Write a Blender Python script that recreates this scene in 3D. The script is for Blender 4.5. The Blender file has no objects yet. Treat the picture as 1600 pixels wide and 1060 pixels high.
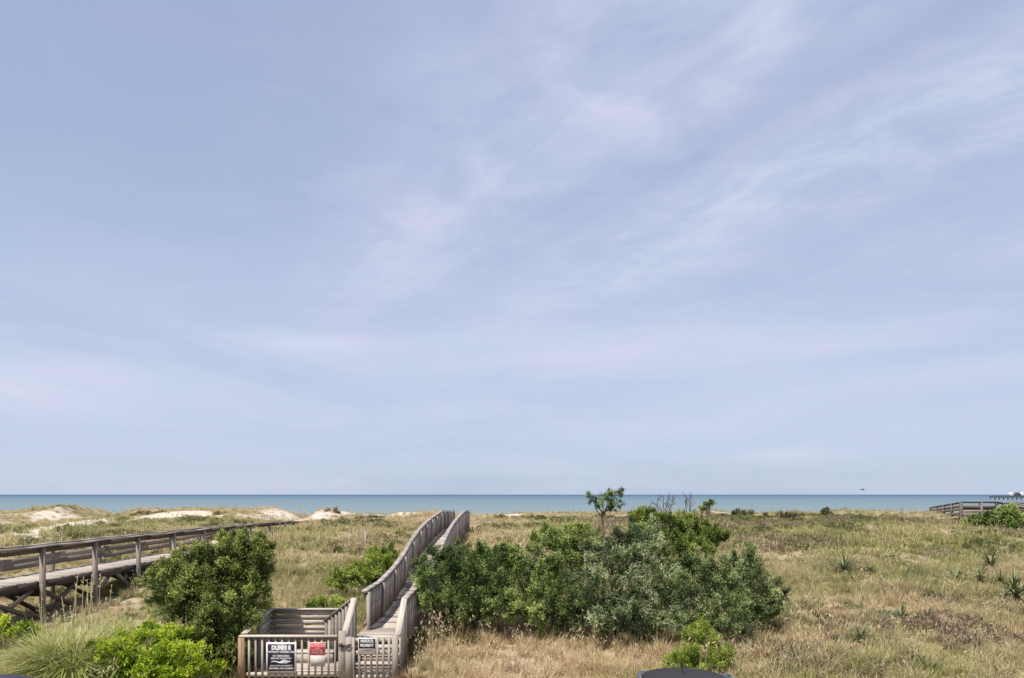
import bpy, math, random
import numpy as np
from mathutils import Vector, Matrix
random.seed(7)
RNG = np.random.default_rng(11)
scene = bpy.context.scene
COL = scene.collection
F, HZ, CX, CZ = 1100.0, 773.0, 800.0, 4.2      # focal (px of a 1600 px frame), horizon row, centre column, eye height

# ------------------------------------------------------------------ object helpers
def tag(o, label=None, cat=None, group=None, kind=None):
    if label: o['label'] = label
    if cat: o['category'] = cat
    if group: o['group'] = group
    if kind: o['kind'] = kind
    return o

def empty(name, loc, label, cat, group=None, rz=0.0):
    o = bpy.data.objects.new(name, None)
    COL.objects.link(o)
    o.location = loc
    o.rotation_euler = (0, 0, rz)
    o.empty_display_size = 0.2
    return tag(o, label, cat, group)

def link(name, me, mat, parent=None, world=True):
    o = bpy.data.objects.new(name, me)
    COL.objects.link(o)
    if mat is not None and len(me.materials) == 0:
        me.materials.append(mat)
    if parent is not None:
        o.parent = parent
        if world:                                # mesh given in world coordinates
            M = Matrix.Translation(parent.location) @ parent.rotation_euler.to_matrix().to_4x4()
            if parent.parent is not None:
                pp = parent.parent
                M = Matrix.Translation(pp.location) @ pp.rotation_euler.to_matrix().to_4x4() @ M
            o.matrix_parent_inverse = M.inverted()
    return o

def np_mesh(name, V, Q, attrs=None, smooth=False):
    V = np.asarray(V, dtype=np.float32); Q = np.asarray(Q, dtype=np.int32)
    me = bpy.data.meshes.new(name)
    me.vertices.add(len(V)); me.vertices.foreach_set('co', V.ravel())
    me.loops.add(Q.size); me.loops.foreach_set('vertex_index', Q.ravel())
    me.polygons.add(len(Q))
    me.polygons.foreach_set('loop_start', np.arange(0, Q.size, Q.shape[1], dtype=np.int32))
    me.update(calc_edges=True)
    for k, a in (attrs or {}).items():
        a = np.asarray(a, dtype=np.float32)
        if a.ndim == 1:
            at = me.attributes.new(k, 'FLOAT', 'POINT'); at.data.foreach_set('value', a)
        else:
            at = me.attributes.new(k, 'FLOAT_VECTOR', 'POINT'); at.data.foreach_set('vector', a.ravel())
    if smooth:
        me.polygons.foreach_set('use_smooth', np.ones(len(Q), dtype=bool))
    return me

class MB:
    """collects boards (boxes) and tubes into one mesh; stores grain coordinates and a tone per board"""
    def __init__(s): s.V = []; s.Q = []; s.G = []; s.T = []
    def board(s, p0, p1, w, t, side=None, tone=None):
        """bar from p0 to p1; w measured along `side`, t along the third axis"""
        p0 = Vector(p0); p1 = Vector(p1); a = p1 - p0; L = a.length; a.normalize()
        sd = Vector(side) if side is not None else (Vector((1, 0, 0)) if abs(a.x) < .9 else Vector((0, 1, 0)))
        sd = (sd - a * sd.dot(a)).normalized(); n = a.cross(sd)
        if tone is None: tone = random.random()
        b = len(s.V); r = random.random() * 40
        for (l, P) in ((0, p0), (L, p1)):
            for (i, j) in ((-1, -1), (1, -1), (1, 1), (-1, 1)):
                s.V.append(tuple(P + sd * (i * w / 2) + n * (j * t / 2)))
                s.G.append((l + r, i * w / 2 + r, j * t / 2)); s.T.append(tone)
        s.Q += [(b, b+3, b+2, b+1), (b+4, b+5, b+6, b+7), (b, b+1, b+5, b+4), (b+1, b+2, b+6, b+5), (b+2, b+3, b+7, b+6), (b+3, b, b+4, b+7)]
        return s
    def post(s, x, y, z0, z1, w=.1, t=None, tone=None):
        return s.board((x, y, z0), (x, y, z1), w, t or w, (1, 0, 0), tone)
    def tube(s, pts, rads, n=6, tone=None):
        if tone is None: tone = random.random()
        pts = [Vector(p) for p in pts]; b = len(s.V); r = random.random() * 30; L = 0
        for i, p in enumerate(pts):
            a = (pts[min(i+1, len(pts)-1)] - pts[max(i-1, 0)]).normalized()
            u = a.cross(Vector((.3, .9, .2))).normalized(); v = a.cross(u)
            if i: L += (p - pts[i-1]).length
            for k in range(n):
                q = 2*math.pi*k/n
                s.V.append(tuple(p + (u*math.cos(q) + v*math.sin(q)) * rads[i]))
                s.G.append((L + r, k*.02, r)); s.T.append(tone)
        for i in range(len(pts)-1):
            for k in range(n):
                s.Q.append((b+i*n+k, b+i*n+(k+1) % n, b+(i+1)*n+(k+1) % n, b+(i+1)*n+k))
        return s
    def build(s, name, mat, parent=None, world=True, smooth=False):
        me = np_mesh(name, s.V, s.Q, {'grain': np.array(s.G), 'tone': np.array(s.T)}, smooth)
        return link(name, me, mat, parent, world)

# ------------------------------------------------------------------ node helpers
class NT:
    def __init__(s, nt): s.nt = nt; s.n = nt.nodes; s.l = nt.links
    def new(s, t, **kw):
        n = s.n.new(t)
        for k, v in kw.items(): setattr(n, k, v)
        return n
    def put(s, sock, v):
        if v is None: return
        if isinstance(v, bpy.types.NodeSocket): s.l.new(v, sock)
        else: sock.default_value = v
    def math(s, op, a, b=None, c=None, clamp=False):
        n = s.new('ShaderNodeMath', operation=op, use_clamp=clamp)
        for i, v in enumerate((a, b, c)): s.put(n.inputs[i], v)
        return n.outputs[0]
    def vmath(s, op, a, b=None):
        n = s.new('ShaderNodeVectorMath', operation=op)
        s.put(n.inputs[0], a); s.put(n.inputs[1], b)
        return n.outputs[0]
    def comb(s, x, y, z):
        n = s.new('ShaderNodeCombineXYZ')
        for i, v in enumerate((x, y, z)): s.put(n.inputs[i], v)
        return n.outputs[0]
    def noise(s, vec, scale=1., detail=4., rough=.55, dist=0.):
        n = s.new('ShaderNodeTexNoise')
        s.put(n.inputs['Vector'], vec); n.inputs['Scale'].default_value = scale
        n.inputs['Detail'].default_value = detail; n.inputs['Roughness'].default_value = rough
        n.inputs['Distortion'].default_value = dist
        return n.outputs['Fac']
    def ramp(s, fac, stops, interp='LINEAR'):
        n = s.new('ShaderNodeValToRGB'); cr = n.color_ramp; cr.interpolation = interp
        while len(cr.elements) < len(stops): cr.elements.new(.5)
        for e, (p, c) in zip(cr.elements, stops):
            e.position = p
            e.color = (c, c, c, 1) if isinstance(c, (int, float)) else (*c, 1)
        s.put(n.inputs[0], fac)
        return n.outputs[0]
    def mix(s, fac, a, b, blend='MIX'):
        n = s.new('ShaderNodeMix', data_type='RGBA', blend_type=blend)
        s.put(n.inputs[0], fac)
        for i, v in ((6, a), (7, b)):
            if isinstance(v, tuple) and len(v) == 3: v = (*v, 1)
            s.put(n.inputs[i], v)
        return n.outputs[2]
    def attr(s, name, typ='GEOMETRY'):
        n = s.new('ShaderNodeAttribute', attribute_name=name, attribute_type=typ)
        return n

def new_mat(name):
    m = bpy.data.materials.new(name); m.use_nodes = True
    nt = NT(m.node_tree); m.node_tree.nodes.clear()
    out = nt.new('ShaderNodeOutputMaterial')
    return m, nt, out

def principled(nt, out, col, rough=.8, bump=None, bstr=.3, bdist=.02, spec=.3, metal=0.):
    p = nt.new('ShaderNodeBsdfPrincipled')
    if isinstance(col, tuple) and len(col) == 3: col = (*col, 1)
    nt.put(p.inputs['Base Color'], col); nt.put(p.inputs['Roughness'], rough)
    p.inputs['Specular IOR Level'].default_value = spec; p.inputs['Metallic'].default_value = metal
    if bump is not None:
        b = nt.new('ShaderNodeBump'); b.inputs['Strength'].default_value = bstr; b.inputs['Distance'].default_value = bdist
        nt.put(b.inputs['Height'], bump); nt.l.new(b.outputs[0], p.inputs['Normal'])
    nt.l.new(p.outputs[0], out.inputs[0])
    return p

def wood(name, dark, mid, light, moss=.0):
    m, nt, out = new_mat(name)
    g = nt.attr('grain').outputs['Vector']; t = nt.attr('tone').outputs['Fac']
    v = nt.vmath('MULTIPLY', g, (1.3, 26., 26.))
    n1 = nt.noise(v, 1., 5., .65, .6)
    n2 = nt.noise(nt.vmath('MULTIPLY', g, (.9, 4., 4.)), 1., 3.)
    f = nt.math('ADD', nt.math('MULTIPLY', n1, .5), nt.math('ADD', nt.math('MULTIPLY', t, .42), nt.math('MULTIPLY', n2, .3)))
    c = nt.ramp(f, [(.28, dark), (.62, mid), (.98, light)])
    crack = nt.ramp(nt.noise(nt.vmath('MULTIPLY', g, (.8, 60., 60.)), 1., 2.), [(.30, .35), (.40, 1.)])
    c = nt.mix(1., c, crack, 'MULTIPLY')
    if moss:
        mm = nt.ramp(nt.noise(g, 2.2, 4.), [(.52, 0.), (.7, moss)])
        c = nt.mix(mm, c, (.10, .11, .05))
    principled(nt, out, c, .85, n1, .5, .006, .2)
    return m

def foliage(name, stops, trans=.3, rough=.55, inst=False, spec=.25):
    m, nt, out = new_mat(name)
    t = nt.attr('tone').outputs['Fac']
    if inst:
        ti = nt.attr('tint', 'INSTANCER').outputs['Fac']
        t = nt.math('ADD', nt.math('MULTIPLY', nt.math('SUBTRACT', t, .5), .45), ti, clamp=True)
    c = nt.ramp(t, stops)
    p = nt.new('ShaderNodeBsdfPrincipled'); nt.put(p.inputs['Base Color'], c)
    p.inputs['Roughness'].default_value = rough; p.inputs['Specular IOR Level'].default_value = spec
    tr = nt.new('ShaderNodeBsdfTranslucent'); nt.put(tr.inputs[0], c)
    mx = nt.new('ShaderNodeMixShader'); mx.inputs[0].default_value = trans
    nt.l.new(p.outputs[0], mx.inputs[1]); nt.l.new(tr.outputs[0], mx.inputs[2]); nt.l.new(mx.outputs[0], out.inputs[0])
    return m

def plain(name, col, rough=.6, spec=.3, metal=0., var=.15, scale=6.):
    m, nt, out = new_mat(name)
    tc = nt.new('ShaderNodeTexCoord').outputs['Object']
    n = nt.noise(tc, scale, 5.)
    f = nt.ramp(n, [(.25, 1. - var), (.75, 1. + var if 1 + var <= 1 else 1.)])
    c = nt.mix(1., col, f, 'MULTIPLY')
    principled(nt, out, c, rough, None, spec=spec, metal=metal)
    return m

M = {}
M['wood_grey'] = wood('weathered_grey_wood', (.14, .118, .10), (.315, .275, .238), (.52, .465, .41))
M['wood_deck'] = wood('weathered_deck_wood', (.20, .17, .143), (.40, .35, .30), (.66, .58, .47))
M['wood_old'] = wood('old_brown_grey_wood', (.075, .06, .05), (.175, .145, .122), (.33, .285, .25), .35)
M['wood_brown'] = wood('weathered_brown_wood', (.10, .08, .066), (.235, .198, .168), (.42, .37, .325), .2)
M['wood_beam'] = wood('dark_damp_beam_wood', (.035, .027, .022), (.085, .066, .054), (.17, .14, .12), .3)  # darkest brown tones, for beams, joists and some rails
M['wood_warm'] = wood('newer_warm_wood', (.26, .17, .105), (.42, .285, .18), (.56, .40, .28))
M['bark'] = wood('shrub_bark', (.05, .04, .032), (.12, .095, .075), (.22, .18, .15))
M['twig'] = wood('bare_grey_twig', (.07, .06, .055), (.13, .115, .10), (.2, .18, .16))

# ------------------------------------------------------------------ terrain
def vnoise(x, y, seed=0):
    xi = np.floor(x).astype(np.int64); yi = np.floor(y).astype(np.int64); fx = x - xi; fy = y - yi
    fx = fx*fx*(3-2*fx); fy = fy*fy*(3-2*fy)
    def h(a, b):
        n = (a*374761393 + b*668265263 + seed*974711) & 0x7fffffff
        n = ((n ^ (n >> 13)) * 1274126177) & 0x7fffffff
        return ((n ^ (n >> 16)) & 0xffff) / 65535.
    return (h(xi, yi)*(1-fx) + h(xi+1, yi)*fx)*(1-fy) + (h(xi, yi+1)*(1-fx) + h(xi+1, yi+1)*fx)*fy
def fbm(x, y, seed=0, o=4):
    r = 0; a = .5; f = 1.
    for i in range(o): r = r + a*vnoise(x*f, y*f, seed+i*17); a *= .5; f *= 2.07
    return r / (1 - .5**o)

GK = np.array([(-400, 0), (12.5, 0), (15, .13), (17, .3), (19, .46), (22, .66), (25, .95), (30, 1.5), (34, 1.9), (39, 2.2), (45, 2.5), (50, 2.68), (53, 2.72), (57, 2.3),
               (65, 1.3), (80, -1.2), (110, -3.6), (500, -9)])
# height of the seaward dune ridge against its bearing (pixel column at Y = 52)
RK = np.array([(-700, 3.15), (0, 3.36), (60, 3.68), (120, 3.58), (148, 2.85), (195, 2.65), (230, 3.22), (300, 3.34), (420, 3.24), (455, 3.05), (476, 2.15), (492, 2.65), (512, 3.32), (545, 3.1), (600, 2.98),
               (655, 3.12), (740, 3.0), (790, 3.0), (860, 3.22), (910, 3.1), (1000, 3.1), (1150, 3.2), (1250, 3.12), (1300, 3.2), (1390, 3.28), (1450, 3.1), (1600, 3.05), (2600, 3.1)])
def ground(X, Y):
    X = np.asarray(X, dtype=float); Y = np.asarray(Y, dtype=float)
    g = 0
    for o in (-1.2, -.6, 0, .6, 1.2): g = g + np.interp(Y+o, GK[:, 0], GK[:, 1])
    g = g / 5
    px = CX + X*F/52.
    r = np.interp(px, RK[:, 0], RK[:, 1]) - 3.05
    g = g + r*np.exp(-((Y-52)/6.)**2)
    amp = np.clip((Y-13)/12, 0, 1)*np.clip((95-Y)/30, 0, 1)
    g = g + amp*((fbm(X*.16, Y*.16, 3)-.5)*.5 + (fbm(X*.6, Y*.6, 9)-.5)*.22)
    # hummocks round the dune ridge
    g = g + np.exp(-((Y-50)/7.)**2)*(fbm(X*.35, Y*.3, 21)-.5)*.75
    # cut for the boardwalk and its entrance
    def blend(g, m, z): return g*(1-m) + z*m
    def sm(a, b, v): t = np.clip((v-a)/(b-a), 0, 1); return t*t*(3-2*t)
    m = sm(-7.2, -6.3, X)*(1-sm(-2.4, -1.6, X))*(1-sm(17.5, 18.6, Y))*sm(9, 12, Y)
    g = blend(g, m, -.02)
    m = sm(-5.2, -4.2, X)*(1-sm(-2.3, -1.3, X))*sm(16.5, 17.5, Y)*(1-sm(44, 49, Y))
    g = blend(g, m, np.minimum(g, deck_main(Y) - .28))
    return g
DK = np.array([(16.0, .66), (18.4, .66), (20.5, .65), (22.6, .79), (24.7, 1.03), (26.8, 1.42), (28.9, 1.71), (31., 1.90), (33.1, 2.04), (35.2, 2.14), (38.6, 2.29), (48, 2.08), (56, 1.8)])
def deck_main(Y): return np.interp(Y, DK[:, 0], DK[:, 1])
def P(px, py, d): return Vector(((px-CX)*d/F, d, CZ-(py-HZ)*d/F))
def gz(x, y): return float(ground(np.array([x]), np.array([y]))[0])
def hit(px, py):
    ds = np.arange(12., 60., .05)
    z = CZ-(py-HZ)*ds/F
    h = ground((px-CX)*ds/F, ds)
    k = np.nonzero(z <= h)[0]
    d = ds[k[0]] if len(k) else 52.
    x = (px-CX)*d/F
    return Vector((x, d, gz(x, d)))

SAND = []   # (x, y, rx, ry, weight)
def sand_px(px, py, rpx, ry=1.6, w=1.):
    p = hit(px, py); SAND.append((p.x, p.y, rpx*p.y/F, ry, w))
for a in ((84, 809, 30, 2.0, 1.1), (60, 813, 20, 1.6, .9), (140, 817, 44, 2.4, 1.15), (228, 811, 26, 2.0, 1.1), (262, 806, 34, 2.2, 1.15), (305, 803, 30, 1.8, 1.1), (350, 805, 24, 1.6, .9), (45, 832, 34, 2.4, 1.1), (80, 838, 26, 2.0, .9), (8, 818, 24, 1.8, .9),
          (415, 807, 26, 2.4, .8), (432, 804, 24, 2.2, 1.), (455, 814, 26, 2.6, 1.2), (478, 812, 14, 4.0, 1.4), (505, 807, 26, 2.6, 1.2), (540, 801, 30, 2.0, 1.1), (575, 805, 22, 1.6, .7), (640, 802, 30, 1.6, .9), (850, 797, 34, 2.0, 1.2), (800, 802, 40, 1.6, 1.2),
          (760, 804, 18, 1.2, .8), (345, 850, 26, 2.6, 1.1), (375, 843, 24, 2.2, 1.), (395, 832, 22, 2.0, .9), (1130, 803, 20, 1.4, .9), (1160, 801, 24, 1.2, .9), (1410, 798, 18, 1., .7), (590, 948, 10, .5, .4), (1290, 935, 20, .6, .3), (1030, 800, 14, .8, .5)):
    sand_px(*a)
def sandmask(X, Y):
    m = np.zeros_like(X)
    for (x, y, rx, ry, w) in SAND:
        m = np.maximum(m, w*np.exp(-(((X-x)/rx)**2 + ((Y-y)/ry)**2)*.9))
    n = fbm(X*.9, Y*.9, 41)
    s = np.clip((m + (n-.5)*.9 - .32)/.42, 0, 1)
    return s*(m > .05)

def axis(a, b, step_near, lo, hi, grow=1.18):
    v = list(np.arange(a, b+1e-6, step_near)); s = step_near
    while v[-1] < hi: s *= grow; v.append(v[-1]+s)
    s = step_near; w = []
    x = a
    while x > lo: s *= grow; x -= s; w.append(x)
    return np.array(w[::-1] + v)
xs = axis(-46, 46, .4, -3000, 3000); ys = axis(11, 62, .3, -300, 420)
GX, GY = np.meshgrid(xs, ys)
GZ = ground(GX, GY)
V = np.stack([GX, GY, GZ], -1).reshape(-1, 3)
nx, ny = len(xs), len(ys)
I = np.arange(nx*ny).reshape(ny, nx)
Q = np.stack([I[:-1, :-1], I[:-1, 1:], I[1:, 1:], I[1:, :-1]], -1).reshape(-1, 4)
sm_ = sandmask(GX, GY).ravel()
sm_ = np.maximum(sm_, np.clip((GY.ravel()-60)/8, 0, 1))
m, nt, out = new_mat('dune_ground')
tc = nt.new('ShaderNodeTexCoord').outputs['Object']
sa = nt.attr('sand').outputs['Fac']
n1 = nt.noise(tc, .35, 5.); n2 = nt.noise(tc, 2.3, 6., .65); n3 = nt.noise(tc, 30., 3., .7)
lit = nt.ramp(nt.math('ADD', nt.math('MULTIPLY', n1, .5), nt.math('MULTIPLY', n2, .5)), [(.34, (.20, .15, .10)), (.47, (.31, .25, .16)), (.58, (.39, .32, .21)), (.7, (.48, .41, .30))])
snd = nt.ramp(n2, [(.3, (.50, .425, .335)), (.7, (.66, .585, .49))])
c = nt.mix(sa, lit, snd)
c = nt.mix(.5, c, nt.ramp(n3, [(.3, .62), (.7, 1.)]), 'MULTIPLY')
principled(nt, out, c, .95, nt.math('ADD', n2, nt.math('MULTIPLY', n3, .25)), .6, .12, .1)
o = link('dune_ground', np_mesh('dune_ground', V, Q, {'sand': sm_}, True), m)
tag(o, 'sandy dune ground rising towards the sea under the grass', 'ground', kind='structure')

# ------------------------------------------------------------------ sea
m, nt, out = new_mat('sea_water')
tc = nt.new('ShaderNodeTexCoord').outputs['Object']
sep = nt.new('ShaderNodeSeparateXYZ'); nt.l.new(tc, sep.inputs[0])
dist = nt.math('LOGARITHM', nt.math('MAXIMUM', sep.outputs[1], 50.), 10.)
band = nt.noise(nt.comb(nt.math('MULTIPLY', sep.outputs[0], .0012), nt.math('MULTIPLY', dist, 9.), 0.), 1., 4., .6)
sw = nt.noise(nt.comb(nt.math('MULTIPLY', sep.outputs[0], .006), nt.math('MULTIPLY', dist, 60.), 4.), 1., 4., .65)
band = nt.math('ADD', band, nt.math('MULTIPLY', nt.math('SUBTRACT', sw, .5), .9))
deep = nt.ramp(nt.math('ADD', nt.math('DIVIDE', nt.math('SUBTRACT', dist, 2.3), 2.0), nt.math('MULTIPLY', nt.math('SUBTRACT', band, .5), .25)),
               [(0., (.175, .225, .235)), (.25, (.125, .185, .215)), (.55, (.07, .13, .185)), (.85, (.03, .068, .125))])
w1 = nt.noise(nt.vmath('MULTIPLY', tc, (.05, .22, .1)), 1., 6., .7)
principled(nt, out, deep, .55, w1, .5, .8, .18)
xs2 = axis(-400, 400, 50, -40000, 40000, 1.5); ys2 = axis(70, 400, 30, 65, 40000, 1.4)
A, B = np.meshgrid(xs2, ys2); I = np.arange(A.size).reshape(A.shape)
Q = np.stack([I[:-1, :-1], I[:-1, 1:], I[1:, 1:], I[1:, :-1]], -1).reshape(-1, 4)
o = link('sea', np_mesh('sea', np.stack([A, B, np.full_like(A, -2.6)], -1).reshape(-1, 3), Q), m)
tag(o, 'calm blue green sea reaching to the horizon', 'sea', kind='structure')

# ------------------------------------------------------------------ foliage builders
def unit(v): return v/np.maximum(np.linalg.norm(v, axis=-1, keepdims=True), 1e-9)
def diamonds(base, d, L, W, tone, bend=0., face=None):
    n = len(base)
    side = unit(np.cross(d, RNG.normal(size=(n, 3)) if face is None else face))
    nor = np.cross(d, side)
    mid = base + d*(L*.5)[:, None]
    tip = base + d*L[:, None] + nor*(bend*L)[:, None] if np.ndim(bend) else base + d*L[:, None]
    V = np.stack([base, mid + side*(W/2)[:, None], tip, mid - side*(W/2)[:, None]], 1).reshape(-1, 3)
    Q = np.arange(4*n).reshape(-1, 4)
    return V, Q, np.repeat(tone, 4)

def lobes_world(lst):
    """(px, py, d, rx px, rz px, [ry m]) -> centre and radii in metres"""
    r = []
    for a in lst:
        c = P(a[0], a[1], a[2]); k = a[2]/F
        ry = a[5] if len(a) > 5 else (a[3]+a[4])*.5*k
        r.append((np.array(c), np.array((a[3]*k, ry, a[4]*k))*.9))
    return r

def shrub_cloud(lobes, dens, nleaf, L, W, spray, up=.55, tonefn=None, rough=.3, cr=.33, low=-.8, tvar=.17, per=30, flat=.72, plume=1.05):
    """leafy clumps spread over uneven lobes; each clump carries sprays of small leaves, with gaps between clumps"""
    C, D, T, S, Nn = [], [], [], [], []
    for li, (c, r) in enumerate(lobes):
        area = 4*math.pi*(((r[0]*r[1])**1.6 + (r[0]*r[2])**1.6 + (r[1]*r[2])**1.6)/3)**(1/1.6)
        rc = min(cr, .75*min(r))
        m = max(5, int(area*dens/per*(cr/rc)))
        u = unit(RNG.normal(size=(m*2, 3))); u = u[u[:, 2] > low][:m]; m = len(u)
        lump = fbm(u[:, 0]*2.2 + c[0]*3 + 7*li, u[:, 1]*2.2 + u[:, 2]*2.6 + c[1], 5+li, 3)
        cc = c + u*r*(1 + (lump-.5)*2*rough - .12*RNG.random(m))[:, None]
        rr = rc*(.45 + .85*RNG.random(m))
        cd = unit(unit(u/r) + np.array((0, 0, up)) + RNG.normal(size=(m, 3))*.28)
        ct = RNG.normal(size=m)*tvar
        if plume:                                # pointed shoots: sprays thin out towards a leading tip
            h = RNG.random((m, per, 1))**1.3
            rad = unit(np.cross(cd[:, None, :], RNG.normal(size=(m, per, 3))))
            Lp = (rr*plume*(.7 + .8*RNG.random(m)))[:, None, None]
            u2 = unit(rad*(1.1 - h) + cd[:, None, :]*(.25 + h))
            p = (cc[:, None, :] + cd[:, None, :]*Lp*(h*1.25 - .3) + rad*(rr*.62)[:, None, None]*(1.02 - h)**.8*(.6+.4*RNG.random((m, per, 1)))).reshape(-1, 3)
        else:
            u2 = unit(RNG.normal(size=(m, per, 3)) + cd[:, None, :]*.9)
            p = (cc[:, None, :] + u2*rr[:, None, None]*np.array((1, 1, flat))*(.55 + .45*RNG.random((m, per, 1))**.5)).reshape(-1, 3)
        nd = unit(unit(u2*.8 + cd[:, None, :]*.8).reshape(-1, 3) + RNG.normal(size=(m*per, 3))*.3)
        C.append(p); D.append(nd); S.append(.7 + .6*RNG.random(m*per)); Nn.append(u2.reshape(-1, 3))
        T.append(np.repeat(.475 + ct, per) + RNG.normal(size=m*per)*.06 + .25*(fbm(p[:, 0]*.8, p[:, 2]*.8 + p[:, 1]*.5, 33, 3)-.5))
        # sparse shaded leaves in the heart of the lobe
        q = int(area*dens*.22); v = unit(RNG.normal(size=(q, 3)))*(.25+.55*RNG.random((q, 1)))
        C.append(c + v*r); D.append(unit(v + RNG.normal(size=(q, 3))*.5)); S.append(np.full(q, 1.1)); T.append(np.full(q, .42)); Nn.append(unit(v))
    C = np.concatenate(C); D = np.concatenate(D); T = np.concatenate(T); S = np.concatenate(S); Nn = np.concatenate(Nn)
    if tonefn is not None: T = tonefn(C, T)
    n = len(C)
    k = np.arange(nleaf)/nleaf
    ln = spray*S
    base = C[:, None, :] + D[:, None, :]*(ln[:, None]*(k[None, :] - .3))[:, :, None]
    ld = unit(D[:, None, :]*.8 + RNG.normal(size=(n, nleaf, 3))*.5)
    base = (base + RNG.normal(size=(n, nleaf, 3))*(.05*spray/.3)).reshape(-1, 3); ld = ld.reshape(-1, 3)
    face = unit(np.repeat(Nn, nleaf, 0) + np.array((0, 0, .35)) + RNG.normal(size=(n*nleaf, 3))*.45)
    # the leaf lies across its facing direction
    LL = L*(.6 + .8*RNG.random(n*nleaf)); WW = W*(.7 + .6*RNG.random(n*nleaf))
    tone = np.repeat(T, nleaf) + (np.tile(k, n)-.5)*.5 + RNG.normal(size=n*nleaf)*.06  # paler shoot tips; dark spray bases also paint in shaded hollows
    return diamonds(base, ld, LL, WW, np.clip(tone, 0, 1), face=face), C

def stems(base, lobes, tips, mat, parent, r0=.05, name='stem', ntip=60):
    mb = MB()
    base = Vector(base)
    for (c, r) in lobes:
        c = Vector(c); mid = base.lerp(c, .5) + Vector((random.uniform(-.2, .2), random.uniform(-.2, .2), random.uniform(-.1, .2)))
        b = base + Vector((random.uniform(-.15, .15), random.uniform(-.15, .15), -.1))
        mb.tube([b, mid, c], [r0, r0*.7, r0*.4], 6)
        idx = np.argsort(np.linalg.norm(tips - np.array(c), axis=1))[:200]
        for i in RNG.choice(idx, size=min(len(idx), max(4, ntip//len(lobes))), replace=False):
            t = Vector(tips[i]); q = c.lerp(t, .5) + Vector((random.uniform(-.08, .08), random.uniform(-.08, .08), random.uniform(-.05, .1)))
            mb.tube([c.lerp(mid, random.random()*.6), q, t], [r0*.35, r0*.22, .006], 4)
    for _ in range(10):
        t = Vector(tips[RNG.integers(len(tips))]); (c, r) = lobes[RNG.integers(len(lobes))]
        d = (t - Vector(c)); e = t + d.normalized()*random.uniform(.05, .22) if d.length > .05 else t
        mb.tube([Vector(c).lerp(t, .5), t, e], [.012, .008, .004], 4, .95)
    return mb.build(name, mat, parent)

def shrub(name, label, cat, base, lst, mat, dens=135, nleaf=22, L=.05, W=.018, spray=.17, group=None, stem='bark', tonefn=None, r0=.05, **kw):
    lb = lobes_world(lst)
    root = empty(name, base, label, cat, group)
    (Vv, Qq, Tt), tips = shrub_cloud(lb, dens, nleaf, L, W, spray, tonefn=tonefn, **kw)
    link('foliage', np_mesh('foliage', Vv, Qq, {'tone': Tt}), mat, root)
    stems(base, lb, tips, M[stem], root, r0)
    return root

M['juniper'] = foliage('juniper_leaf', [(.08, (.014, .028, .008)), (.38, (.045, .08, .016)), (.6, (.13, .20, .042)), (.92, (.37, .44, .14))], .07)
M['juniper_silver'] = foliage('silver_green_leaf', [(.08, (.016, .028, .011)), (.38, (.052, .082, .026)), (.6, (.19, .245, .09)), (.92, (.54, .58, .33))], .07)
M['juniper_yellow'] = foliage('yellow_green_juniper_leaf', [(.08, (.018, .034, .006)), (.38, (.07, .115, .016)), (.6, (.20, .275, .045)), (.92, (.45, .49, .12))], .1)
M['juniper_mid'] = foliage('mid_green_juniper_leaf', [(.08, (.015, .03, .008)), (.38, (.05, .088, .016)), (.6, (.16, .23, .045)), (.92, (.43, .48, .15))], .08)
M['juniper_sage'] = foliage('sage_juniper_leaf', [(.08, (.016, .029, .009)), (.38, (.05, .082, .02)), (.6, (.16, .22, .065)), (.92, (.44, .49, .21))], .07)
M['cedar'] = foliage('cedar_leaf', [(.08, (.014, .024, .006)), (.38, (.046, .07, .013)), (.6, (.14, .19, .036)), (.92, (.38, .42, .11))], .07)
M['bright'] = foliage('bright_creeper_leaf', [(.05, (.06, .13, .008)), (.35, (.19, .30, .016)), (.62, (.38, .49, .03)), (.95, (.58, .65, .08))], .35)
M['fennel'] = foliage('feathery_lime_leaf', [(.05, (.07, .125, .018)), (.38, (.19, .265, .035)), (.68, (.35, .42, .075)), (.95, (.52, .55, .16))], .35)
M['brownbush'] = foliage('dry_russet_leaf', [(.1, (.09, .055, .03)), (.5, (.22, .14, .075)), (.9, (.36, .25, .14))], .2)
M['darkbush'] = foliage('dull_olive_leaf', [(.1, (.04, .04, .022)), (.5, (.11, .105, .055)), (.9, (.22, .2, .11))], .2)
M['yucca'] = foliage('yucca_blade', [(.05, (.05, .07, .028)), (.45, (.14, .175, .075)), (.75, (.26, .285, .13)), (.98, (.42, .37, .2))], .15, .55, spec=.25)
M['pampas'] = foliage('tussock_blade', [(.05, (.12, .17, .035)), (.4, (.29, .36, .09)), (.66, (.48, .49, .17)), (.98, (.72, .64, .38))], .3)

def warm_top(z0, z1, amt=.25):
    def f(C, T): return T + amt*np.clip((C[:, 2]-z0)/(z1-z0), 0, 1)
    return f

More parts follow.
